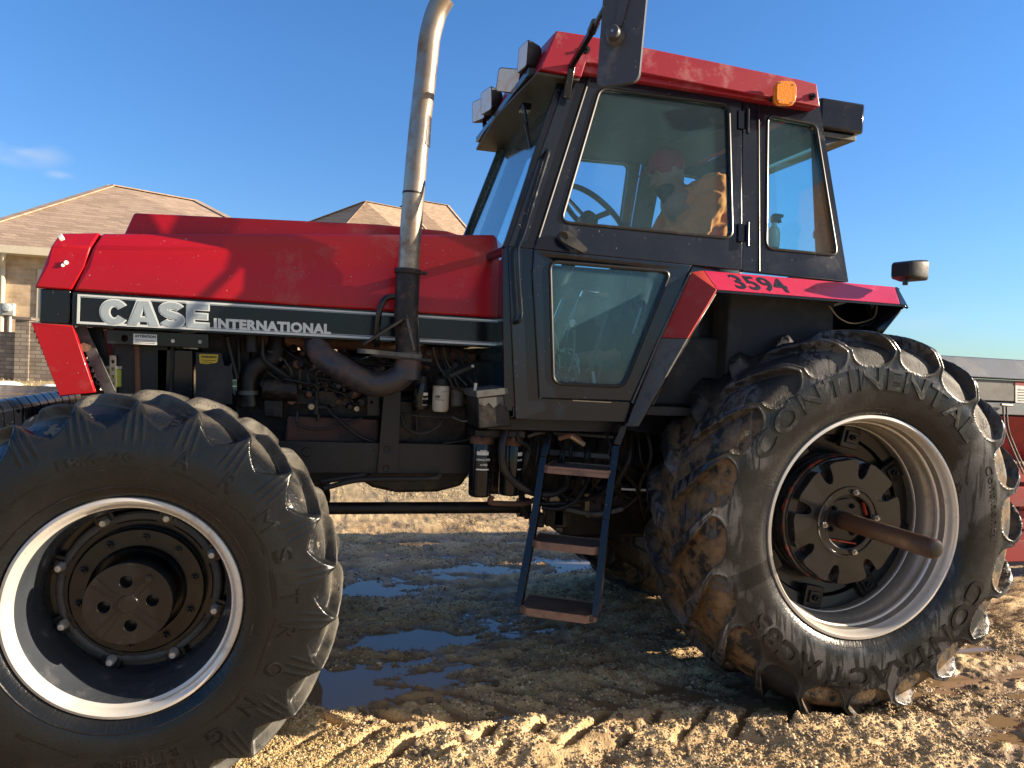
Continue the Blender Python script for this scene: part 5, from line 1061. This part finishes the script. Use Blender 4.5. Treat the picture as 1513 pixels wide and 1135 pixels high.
def height(x, y):
    h = (fbm(x*1.1+5, y*1.3, 4, 1)-.5)*.070+(fbm(x*5+3, y*9, 5, 9, .6)-.5)*.095+(fbm(x*24, y*24, 3, 4)-.5)*.024+(fbm(x*13+9, y*21, 3, 44)-.5)*.016
    near = np.exp(-((y-3.0)/4.5)**2)
    h = h*(.35+.65*near)+.012
    for c, sx, sy, d in DENT:
        dx, dy = x-c.x, y-c.y; q = (dx/sx)**2+(dy/sy)**2; h = h-.52*d*np.exp(-q*(1+.9*(fbm(x*5+3, y*7, 3, 31)-.5)))
    # tyre prints: slanting lug marks in a shallow wheel rut under and ahead of the rear wheel
    yc = 3.05; v = (y-yc)/.27; band = np.clip(1.25-np.abs(v), 0, .25)*4*(1/(1+np.exp(-(x+.05)/.05)))*(1/(1+np.exp((x-2.25)/.1)))
    ph = (x*1.0+.30*np.abs(v)+np.where(v > 0, .125, 0)+.03*(fbm(x*3, y*3, 2, 5)-.5)*4)/.25; saw = ph-np.floor(ph); g = np.clip(1-np.abs(saw-.5)/.20, 0, 1); g = g*g*(3-2*g)
    h = h+band*(.012+.010*(fbm(x*9, y*9, 3, 2)-.5)-.085*g*(.6+.8*fbm(x*2.2, y*2.2, 2, 77)))
    h = h-np.clip(1.25-np.abs(v), 0, .25)*4*.020*(y > 2.98)*np.clip((x-.5)/.3, 0, 1)*np.clip((2.3-x)/.2, 0, 1)
    ridge = np.exp(-((y-2.76+.03*np.sin(x*3))/.06)**2)*(x > -.1)*(x < 2.1); h = h+ridge*(.030+.03*(fbm(x*11, y*11, 3, 12)-.3))
    ridge = np.exp(-((y-3.40)/.07)**2)*(x > .2)*(x < 2.2); h = h+ridge*(.016+.03*(fbm(x*10, y*10, 3, 15)-.4))
    # the wheels press in; level gravel patch beside the front wheel
    for cx, hw in ((2.46, .30), (-.58, .28)): h = h-.03*np.exp(-((x-cx)/hw)**2-((y-3.02)/.33)**2)
    h = h+(.055+.03*(fbm(x*12, y*12, 3, 19)-.5))*np.exp(-((x-2.42)/.50)**4-((y-2.70)/.085)**2)
    gp = np.exp(-(((x+.05)/.42)**4+((y-2.80)/.28)**4)); h = h*(1-gp*.9)+gp*(.012+.006*fbm(x*60, y*60, 2, 3))
    t = np.clip((y-11)/(17.5-11), 0, 1); h = h+.88*t*t*(3-2*t)*np.clip((3-x)/12+.4, 0, 1)
    return h
def axis(lo, fa, fb, hi, st, gr=1.12):
    a = list(np.arange(fa, fb, st)); s = st; x = fa
    L_ = []
    while x > lo: s *= gr; x -= s; L_.append(x)
    s = st; x = a[-1]; R_ = []
    while x < hi: s *= gr; x += s; R_.append(x)
    return np.array(L_[::-1]+a+R_)
xs = axis(-600, -1.3, 4.4, 600, .0125, 1.10)
ya = list(np.arange(2.15, 4.2, .0105)); s = .0105
while ya[-1] < 900: s *= 1.022 if ya[-1] < 20 else 1.12; ya.append(ya[-1]+s)
yb = []; s = .03; y = 2.15
while y > -400: y -= s; s *= 1.2; yb.append(y)
ysg = np.array(yb[::-1]+ya)
GX, GY = np.meshgrid(xs, ysg); GZ = height(GX, GY)
me = bpy.data.meshes.new('ground'); V = np.stack([GX, GY, GZ], -1).reshape(-1, 3); nx = len(xs); ny = len(ysg)
i = np.arange(ny-1)[:, None]*nx+np.arange(nx-1)[None, :]; F = np.stack([i, i+1, i+nx+1, i+nx], -1).reshape(-1, 4)
me.vertices.add(len(V)); me.vertices.foreach_set('co', V.ravel()); me.loops.add(F.size); me.loops.foreach_set('vertex_index', F.ravel().astype(np.int32)); me.polygons.add(len(F)); me.polygons.foreach_set('loop_start', np.arange(0, F.size, 4, dtype=np.int32)); me.update(calc_edges=True)
me.polygons.foreach_set('use_smooth', [True]*len(F)); print('ground verts', len(V))
def ground_mat():
    m = bpy.data.materials.new('wet_mud_and_gravel'); m.use_nodes = True; b = m.node_tree.nodes['Principled BSDF']
    g = N(m, 'ShaderNodeNewGeometry'); sx = N(m, 'ShaderNodeSeparateXYZ'); L(m, g.outputs['Position'], sx.inputs[0])
    def noise(sc, det=6, ro=.6): n = N(m, 'ShaderNodeTexNoise'); n.inputs['Scale'].default_value = sc; n.inputs['Detail'].default_value = det; n.inputs['Roughness'].default_value = ro; L(m, g.outputs['Position'], n.inputs[0]); return n.outputs[0]
    def rng(src, a, c, d=0., e=1.): r = N(m, 'ShaderNodeMapRange'); r.inputs[1].default_value = a; r.inputs[2].default_value = c; r.inputs[3].default_value = d; r.inputs[4].default_value = e; L(m, src, r.inputs[0]); return r.outputs[0]
    def op(o_, a, c):
        q = N(m, 'ShaderNodeMath', operation=o_, use_clamp=True)
        for i, s in enumerate((a, c)):
            if isinstance(s, float): q.inputs[i].default_value = s
            else: L(m, s, q.inputs[i])
        return q.outputs[0]
    def cm(fac, a, c):
        q = N(m, 'ShaderNodeMix', data_type='RGBA'); L(m, fac, q.inputs[0])
        for s, k in ((a, 'A'), (c, 'B')):
            if isinstance(s, tuple): q.inputs[k].default_value = (*s, 1)
            else: L(m, s, q.inputs[k])
        return q.outputs['Result']
    vo = N(m, 'ShaderNodeTexVoronoi'); vo.inputs['Scale'].default_value = 85; L(m, g.outputs['Position'], vo.inputs[0])
    v2 = N(m, 'ShaderNodeTexVoronoi'); v2.inputs['Scale'].default_value = 38; L(m, g.outputs['Position'], v2.inputs[0])
    sp = N(m, 'ShaderNodeSeparateColor'); L(m, vo.outputs['Color'], sp.inputs[0])
    sand = cm(sp.outputs[0], (.44, .30, .14), (.70, .53, .30)); mudc = cm(noise(7), (.22, .14, .064), (.48, .33, .16)); n2 = noise(1.7, 8, .65)
    wet = rng(sx.outputs[2], .012, -.012)                   # low places are wet and darker
    col = cm(rng(n2, .42, .58), sand, mudc)
    col = cm(op('MULTIPLY', wet, rng(noise(2.5), .25, .6, .5, 1.)), col, cm(noise(14), (.072, .047, .026), (.24, .155, .084)))
    far = rng(sx.outputs[1], 6.5, 9.5); grass = cm(noise(3, 10, .75), (.30, .225, .115), (.50, .40, .235)); grass = cm(rng(noise(.35, 5), .5, .7), grass, (.20, .155, .085)); col = cm(far, col, grass)
    L(m, col, b.inputs['Base Color']); rg = op('SUBTRACT', rng(wet, 0, 1, .9, .45), op('MULTIPLY', noise(20), .1)); mfar = N(m, 'ShaderNodeMix', data_type='FLOAT'); L(m, far, mfar.inputs[0]); L(m, rg, mfar.inputs['A']); mfar.inputs['B'].default_value = .95; L(m, mfar.outputs['Result'], b.inputs['Roughness'])
    hh = op('ADD', op('MULTIPLY', rng(vo.outputs['Distance'], 0, .6, 1., 0.), .5), op('ADD', op('MULTIPLY', noise(55, 8, .7), .6), op('MULTIPLY', rng(v2.outputs['Distance'], 0, .6, 1., 0.), .25)))
    bp = N(m, 'ShaderNodeBump'); bp.inputs['Strength'].default_value = .5; bp.inputs['Distance'].default_value = .009; L(m, hh, bp.inputs['Height']); L(m, bp.outputs[0], b.inputs['Normal'])
    return m
gm = ground_mat(); tag(link('ground', me, None, gm), 'wet muddy gravel yard with tyre ruts running out to dry winter grass', kind='structure')
wm = bpy.data.materials.new('puddle_water'); wm.use_nodes = True; b = wm.node_tree.nodes['Principled BSDF']; b.inputs['Base Color'].default_value = (.21, .145, .075, 1); b.inputs['Roughness'].default_value = .04; b.inputs['IOR'].default_value = 1.45
nb = N(wm, 'ShaderNodeTexNoise'); nb.inputs['Scale'].default_value = 14; bp = N(wm, 'ShaderNodeBump'); bp.inputs['Strength'].default_value = .03; L(wm, nb.outputs[0], bp.inputs['Height']); L(wm, bp.outputs[0], b.inputs['Normal'])
WZ = -.014
tag(MB().add([(-3, 2.3, WZ), (5.5, 2.3, WZ), (5.5, 8, WZ), (-3, 8, WZ)], [(0, 1, 2, 3)]).build('water', wm, None, smooth=0), 'brown rain water lying in the wheel ruts', kind='structure')
# stones, clods and dry straw
def rough(name, pts, rad, m, label, flat=.7):
    ico = bmesh.new(); bmesh.ops.create_icosphere(ico, subdivisions=1, radius=1); iv = np.array([v.co[:] for v in ico.verts]); fi = np.array([[v.index for v in f.verts] for f in ico.faces]); ico.free(); n = len(pts)
    j = 1+RNG.normal(0, .22, (n, len(iv), 1)); sc = np.stack([RNG.uniform(.7, 1.3, n), RNG.uniform(.7, 1.3, n), np.full(n, flat)], -1)*rad[:, None]
    V = pts[:, None, :]+iv[None]*j*sc[:, None, :]; F = (fi[None]+(np.arange(n)*len(iv))[:, None, None]).reshape(-1, 3)
    me = bpy.data.meshes.new(name); me.vertices.add(n*len(iv)); me.vertices.foreach_set('co', V.ravel()); me.loops.add(F.size); me.loops.foreach_set('vertex_index', F.ravel().astype(np.int32)); me.polygons.add(len(F)); me.polygons.foreach_set('loop_start', np.arange(0, F.size, 3, dtype=np.int32)); me.update(calc_edges=True)
    return tag(link(name, me, None, m), label, kind='stuff')
def stone_mat(name, c0, c1):
    m = bpy.data.materials.new(name); m.use_nodes = True; b = m.node_tree.nodes['Principled BSDF']; g = N(m, 'ShaderNodeNewGeometry'); mixn = N(m, 'ShaderNodeMix', data_type='RGBA'); L(m, g.outputs['Random Per Island'], mixn.inputs[0]); mixn.inputs['A'].default_value = (*c0, 1); mixn.inputs['B'].default_value = (*c1, 1); L(m, mixn.outputs['Result'], b.inputs['Base Color']); b.inputs['Roughness'].default_value = .8; return m
n = 95000; px = RNG.uniform(-1.0, 4.3, n); py = 2.2+RNG.gamma(1.6, .75, n); ok = (fbm(px*2.3, py*2.3, 3, 50) > .40) & (py < 8); px, py = px[ok], py[ok]; z = height(px, py); ok = z > WZ-.002; px, py, z = px[ok], py[ok], z[ok]
rough('gravel', np.stack([px, py, z+.001], -1), RNG.gamma(2.0, .0013, len(px))+.0012, stone_mat('mixed_gravel', (.12, .085, .05), (.70, .54, .33)), 'small tan stones scattered over the muddy yard')
n = 16000; px = RNG.normal(-.05, .30, n); py = RNG.normal(2.78, .16, n); z = height(px, py)
rough('fine_gravel', np.stack([px, py, z+.001], -1), RNG.uniform(.002, .0045, n), stone_mat('yellow_gravel', (.42, .29, .11), (.66, .50, .25)), 'yellow pea gravel patch beside the front tyre')
n = 500; px = RNG.uniform(-.6, 4.0, n); py = 2.45+RNG.gamma(1.5, .6, n); z = height(px, py); ok = z > 0; px, py, z = px[ok], py[ok], z[ok]
rough('mud_clods', np.stack([px, py, z], -1), RNG.gamma(3., .003, len(px))+.005, stone_mat('clod_mud', (.10, .07, .042), (.26, .19, .11)), 'clods of mud thrown up around the tyre ruts', .6)
def blades(name, n, xr, yr, hgt, wdt, m, label, seed, lean=1.0, clump=.48):
    r = np.random.default_rng(seed); x = r.uniform(*xr, n); y = r.uniform(*yr, n); ok = fbm(x*1.6, y*1.6, 3, seed) > clump; x, y = x[ok], y[ok]; z = height(x, y); ok = z > WZ; x, y, z = x[ok], y[ok], z[ok]; n = len(x)
    a = r.uniform(0, 2*pi, n); h = hgt*r.uniform(.4, 1.4, n); ln = lean*r.uniform(.3, 1.6, n)*h; dx, dy = np.cos(a), np.sin(a); w_ = wdt*r.uniform(.6, 1.3, n)
    b0 = np.stack([x-dy*w_, y+dx*w_, z-.003], -1); b1 = np.stack([x+dy*w_, y-dx*w_, z-.003], -1); m0 = np.stack([x+dx*ln*.4, y+dy*ln*.4, z+h*.6], -1); t0 = np.stack([x+dx*ln, y+dy*ln, z+h*.75], -1)
    V = np.stack([b0, b1, m0, t0], 1).reshape(-1, 3); k = np.arange(n)[:, None]*4; F = np.concatenate([k+np.array([[0, 1, 2]]), k+np.array([[1, 3, 2]])], 1).reshape(-1, 3)
    me = bpy.data.meshes.new(name); me.vertices.add(len(V)); me.vertices.foreach_set('co', V.ravel()); me.loops.add(F.size); me.loops.foreach_set('vertex_index', F.ravel().astype(np.int32)); me.polygons.add(len(F)); me.polygons.foreach_set('loop_start', np.arange(0, F.size, 3, dtype=np.int32)); me.update(calc_edges=True)
    return tag(link(name, me, None, m), label, kind='stuff')
st = stone_mat('dry_straw', (.17, .11, .05), (.46, .34, .17))
blades('straw', 34000, (.0, 4.6), (2.35, 6.5), .012, .0007, st, 'short dry straw and dead grass lying in the mud', 61, 1.6, .50)
blades('dead_grass', 14000, (1.2, 6.0), (3.5, 7.5), .022, .0009, st, 'dull brown dead grass under the back of the tractor', 62, .9, .47)
blades('lawn_grass', 30000, (-12, 3), (8, 17.4), .05, .004, stone_mat('lawn_straw', (.30, .23, .12), (.58, .47, .27)), 'pale dormant lawn in front of the brick house', 63, .6, .30)
# packed mud and straw stuck in the rear tyre's lugs
# ---------------------------------------------------------------- houses
def brick_mat(name, c1, c2, mort, sc=1.0, w_=.2, h_=.075):
    m = bpy.data.materials.new(name); m.use_nodes = True; b = m.node_tree.nodes['Principled BSDF']; g = N(m, 'ShaderNodeNewGeometry'); s = N(m, 'ShaderNodeSeparateXYZ'); L(m, g.outputs['Position'], s.inputs[0]); ad = N(m, 'ShaderNodeMath', operation='ADD'); L(m, s.outputs[0], ad.inputs[0]); L(m, s.outputs[1], ad.inputs[1]); c = N(m, 'ShaderNodeCombineXYZ'); L(m, ad.outputs[0], c.inputs[0]); L(m, s.outputs[2], c.inputs[1])
    t = N(m, 'ShaderNodeTexBrick'); t.inputs['Scale'].default_value = 1; t.inputs['Brick Width'].default_value = w_; t.inputs['Row Height'].default_value = h_; t.inputs['Mortar Size'].default_value = .009; t.inputs['Color1'].default_value = (*c1, 1); t.inputs['Color2'].default_value = (*c2, 1); t.inputs['Mortar'].default_value = (*mort, 1); t.inputs['Bias'].default_value = -.1; L(m, c.outputs[0], t.inputs[0])
    nz_ = N(m, 'ShaderNodeTexNoise'); nz_.inputs['Scale'].default_value = 4.; nz_.inputs['Detail'].default_value = 8; L(m, g.outputs['Position'], nz_.inputs[0]); mm = N(m, 'ShaderNodeMix', data_type='RGBA', blend_type='MULTIPLY'); mm.inputs[0].default_value = .6; L(m, t.outputs[0], mm.inputs['A']); rc_ = N(m, 'ShaderNodeMapRange'); rc_.inputs[1].default_value = .3; rc_.inputs[2].default_value = .7; rc_.inputs[3].default_value = .6; rc_.inputs[4].default_value = 1.2; L(m, nz_.outputs[0], rc_.inputs[0]); L(m, rc_.outputs[0], mm.inputs['B']); L(m, mm.outputs['Result'], b.inputs['Base Color']); b.inputs['Roughness'].default_value = .9
    bp = N(m, 'ShaderNodeBump'); bp.inputs['Strength'].default_value = .5; bp.inputs['Distance'].default_value = .01; L(m, t.outputs['Fac'], bp.inputs['Height']); bp.invert = True; L(m, bp.outputs[0], b.inputs['Normal']); return m
def shingle_mat():
    m = bpy.data.materials.new('brown_shingles'); m.use_nodes = True; b = m.node_tree.nodes['Principled BSDF']; g = N(m, 'ShaderNodeNewGeometry'); s = N(m, 'ShaderNodeSeparateXYZ'); L(m, g.outputs['Position'], s.inputs[0]); ad = N(m, 'ShaderNodeMath', operation='ADD'); L(m, s.outputs[0], ad.inputs[0]); L(m, s.outputs[1], ad.inputs[1]); c = N(m, 'ShaderNodeCombineXYZ'); L(m, ad.outputs[0], c.inputs[0]); L(m, s.outputs[2], c.inputs[1])
    t = N(m, 'ShaderNodeTexBrick'); t.inputs['Scale'].default_value = 1; t.inputs['Brick Width'].default_value = .30; t.inputs['Row Height'].default_value = .075; t.inputs['Mortar Size'].default_value = .006; t.inputs['Color1'].default_value = (.28, .20, .14, 1); t.inputs['Color2'].default_value = (.41, .30, .215, 1); t.inputs['Mortar'].default_value = (.22, .155, .115, 1); L(m, c.outputs[0], t.inputs[0])
    n = N(m, 'ShaderNodeTexNoise'); n.inputs['Scale'].default_value = 30; n.inputs['Detail'].default_value = 4; L(m, g.outputs['Position'], n.inputs[0]); mm = N(m, 'ShaderNodeMix', data_type='RGBA', blend_type='OVERLAY'); mm.inputs[0].default_value = .5; L(m, t.outputs[0], mm.inputs['A']); L(m, n.outputs[0], mm.inputs['B']); L(m, mm.outputs['Result'], b.inputs['Base Color']); b.inputs['Roughness'].default_value = .95; return m
M['brick'] = brick_mat('buff_brick', (.50, .34, .19), (.62, .46, .29), (.50, .43, .34)); M['darkbrick'] = brick_mat('grey_brown_brick', (.16, .13, .105), (.27, .225, .18), (.12, .10, .085)); M['shingle'] = shingle_mat()
M['trim'] = mat('cream_trim', (.62, .55, .42), .5); M['pane'] = mat('dark_window_pane', (.03, .035, .04), .1); M['meter'] = mat('grey_meter_box', (.42, .42, .40), .5); M['snow'] = mat('old_snow', (.75, .78, .82), .7, bump=.4, bscale=6)
def hip_roof(c4, ridge0, ridge1, parent):
    c = [Vector(p) for p in c4]+[Vector(ridge0), Vector(ridge1)]
    r = MB().add(c, [(0, 1, 4), (1, 5, 4), (1, 2, 5), (2, 3, 5), (3, 4, 5), (3, 0, 4)]).build('roof', 'shingle', parent, smooth=0); s = r.modifiers.new('s', 'SOLIDIFY'); s.thickness = .06
    for a, b_ in ((0, 4), (1, 5), (4, 5), (3, 4)): MB().bar(c[a]+Vector((0, 0, .02)), c[b_]+Vector((0, 0, .02)), .22, .03).build('ridge_cap', 'shingle', r)
    return r
def rect4(x0, x1, y0, y1, z, ov=.35): return [(x0-ov, y0-ov, z), (x1+ov, y0-ov, z), (x1+ov, y1+ov, z), (x0-ov, y1+ov, z)]
wy = 18.0; zb = .75; ze = P(0, 364, wy-.35).z
hx0, hx1, hy1 = -7.12, -.07, 30.0
h1 = empty('brick_house', (-7, wy, zb)); tag(h1, 'single storey buff brick house with brown hipped roof behind the tractor nose', 'house')
MB().box((hx0, wy, 0), (hx1, hy1, ze-.04)).build('wall', 'brick', h1)
R0 = P(165, 275, 23.2); R1 = P(290, 298, 26.5); zr = R0.z
hip_roof(rect4(hx0, hx1, wy, hy1, ze), R0, G(290, 298, zr), h1)
mb = MB(); mb.box((hx0-.4, wy-.42, ze-.13), (hx1+.4, wy-.33, ze+.03)); mb.build('fascia_gutter', 'trim', h1); MB().box((hx0-.35, wy-.33, ze-.14), (hx1+.35, wy, ze-.10)).build('soffit', 'trim', h1)
dx = P(3, 400, wy-.1).x; MB().tube([Vector((dx+.12, wy-.36, ze-.1)), Vector((dx+.08, wy-.32, ze-.22)), Vector((dx-.0, wy-.06, ze-.42)), Vector((dx, wy-.06, zb+.1))], .05, 10).build('downspout', 'trim', h1)
wx = P(56, 405, wy).x; wf = MB().box((wx, wy-.03, P(56, 410, wy).z-1.3), (wx+1.2, wy+.02, P(56, 398, wy).z)).build('window', 'trim', h1); MB().box((wx+.07, wy-.04, P(56, 410, wy).z-1.2), (wx+1.13, wy-.031, P(56, 404, wy).z-.06)).build('pane', 'pane', wf)
mtr = empty('electric_meter', P(14, 490, wy)); tag(mtr, 'grey electric meter box on the buff brick wall above its conduit', 'meter'); q0, q1 = P(6, 448, wy-.01), P(23, 467, wy-.01)
MB().box((q0.x, wy-.13, q1.z), (q1.x, wy-.001, q0.z)).build('meter_box', 'meter', mtr, bevel=.01); mc = (q0+q1)/2; MB().lathe([(.001, -.10), (.07, -.09), (.085, -.05), (.09, 0)], (mc.x, wy-.13, mc.z+.03), n=20).build('meter_dial', 'clear', mtr); MB().cyl((mc.x+.02, wy-.05, q1.z), (mc.x+.02, wy-.05, zb), .04, 10).build('conduit', 'meter', mtr)
h2 = empty('brick_house', (2.5, 34, .3)); tag(h2, 'farther house whose brown roof peaks show between the exhaust stack and the cab', 'house')
n0, n1_ = G(391, 465, 3.3), G(75, 455, 3.3)
MB().box((n0.x+.5, n0.y+.6, 0), (9.5, n0.y+9, 3.2)).build('wall', 'brick', h2)
pk = P(540, 298, n0.y+3.2); hip_roof([n0, (10, n0.y, 3.3), (10, n0.y+9.5, 3.3), (n1_.x, n1_.y+3, 3.3)], pk, G(606, 311, pk.z), h2)
pk = P(606, 294.5, n0.y+6.5); hip_roof([(pk.x-5.5, n0.y+1.5, 3.35), (13, n0.y+1.5, 3.35), (13, n0.y+12, 3.35), (pk.x-8, n0.y+12, 3.35)], pk, G(662, 304, pk.z), h2)
# garden wall
gw = empty('brick_garden_wall', (-7, 16, .7)); tag(gw, 'low grey brown brick garden wall with a raised pier in front of the house', 'wall')
gy = 16.0; a, b = P(24, 491, gy), P(24, 472, gy)
MB().box((-14, gy, .4), (a.x, gy+.25, a.z)).build('wall_run', 'darkbrick', gw); MB().box((a.x, gy-.06, .4), (P(45, 480, gy).x, gy+.3, b.z)).build('pier', 'darkbrick', gw); MB().box((P(45, 480, gy).x, gy, .4), (-3.6, gy+.25, b.z-.03)).build('wall_run', 'darkbrick', gw)
MB().box((a.x-.05, gy-.10, b.z), (P(45, 480, gy).x+.04, gy+.34, b.z+.05)).build('pier_cap', 'darkbrick', gw)
mb = Blob(); rs = random.Random(8)
for k in range(26): x = rs.uniform(-8.5, -3.5); y = gy-rs.uniform(.25, .8); z = float(height(np.array([x]), np.array([y]))[0]); mb.ell((x, y, z), Vector((rs.uniform(.12, .35), 0, 0)), Vector((0, rs.uniform(.1, .25), 0)), Vector((0, 0, rs.uniform(.03, .09))))
tag(mb.build('snow', 'snow', None), 'thin old snow patches melting along the foot of the garden wall', kind='stuff')
# ---------------------------------------------------------------- seed drill behind
M['galv'] = mat('galvanised_hopper_steel', (.17, .185, .205), .42, metal=.4, dirt=(.11, .105, .10), dscale=4, damt=.4, spots=(.5, .5, .5)); M['galv2'] = mat('dull_grey_panel', (.15, .15, .145), .6, dirt=(.09, .085, .08), dscale=3, damt=.4); M['impred'] = mat('weathered_red_implement', (.25, .014, .018), .5, dirt=(.12, .04, .035), dscale=6, damt=.45)
dr = empty('seed_drill', (7, 5.2, .1)); tag(dr, 'grey topped seed drill with red frame standing behind the rear tyre', 'seed drill')
dy = 4.6; X0 = 4.30; X1 = 8.6; z = lambda y_: P(1450, y_, dy).z
MB().prism([Vector((X0, dy+.16, z(527))), Vector((X0, dy, z(558))), Vector((X0, dy+.8, z(558))), Vector((X0, dy+.62, z(527)))], (X1-X0, 0, 0)).build('hopper_lid', 'galv', dr, bevel=.01)
MB().box((X0+.02, dy+.03, z(592)), (X1, dy+.75, z(560))).build('hopper_panel', 'galv2', dr, bevel=.006)
MB().box((X0, dy, z(612)), (X1, dy+.75, z(594))).build('hopper_rail', 'galv', dr, bevel=.006)
MB().prism([Vector((X0, dy+.02, z(614))), Vector((X0, dy+.35, z(690))), Vector((X0, dy+.6, z(690))), Vector((X0, dy+.75, z(614)))], (X1-X0, 0, 0)).build('hopper_base', 'impred', dr, bevel=.006)
for (ya, yb_, yo) in ((694, 716, .10), (722, 752, .06), (760, 790, .14), (800, 832, 0)): MB().box((X0-.05, dy+yo, z(yb_)), (X1, dy+yo+.12, z(ya))).build('frame_beam', 'impred', dr, bevel=.006)
for x in (4.5, 5.6, 6.9, 8.3): MB().box((x, dy+.16, .25), (x+.10, dy+.30, z(690))).build('frame_post', 'impred', dr, bevel=.006)
sq = PP([(1500, 563), (1530, 565), (1530, 597), (1500, 595)], dy+.03); sg = MB().prism(sq, (0, -.003, 0)).build('safety_sign', 'white', dr); MB().prism(PP([(1500, 563), (1530, 565), (1530, 571), (1500, 569)], dy+.0265), (0, -.001, 0)).build('sign_header', 'impred', sg)
mb = MB(); [mb.bar(P(1504, 576+k*4, dy+.0265), P(1526, 577+k*4, dy+.0265), .0012, .006) for k in range(5)]; mb.build('sign_print', 'ink', sg)
mb = MB(); mb.cyl(P(1479, 598, dy-.03), P(1495, 599, dy-.03), .012, 10); mb.build('latch', 'steel', dr)
for dx_ in (0, 5): MB().tube(smoothpath([P(1482+dx_, 600, dy-.03), P(1484+dx_, 630, dy-.05), P(1492+dx_, 655, dy-.03), P(1512+dx_, 700, dy-.02)], 5), .007, 8).build('latch_cable', 'grime_grey', dr)
for x in (5.0, 8.0): 
    w0 = Vector((x, dy+.6, .42)); wl = MB().lathe([(.16, -.09), (.24, -.11), (.36, -.11), (.41, -.07), (.42, 0), (.41, .07), (.36, .11), (.24, .11), (.16, .09)], w0, (0, 1, 0), 48).build('wheel', 'rubber', dr, bevel=0); MB().lathe([(.001, -.05), (.16, -.05), (.18, -.09), (.18, .09), (.16, .05), (.001, .05)], w0, (0, 1, 0), 32).build('rim', 'rimpaint', wl)
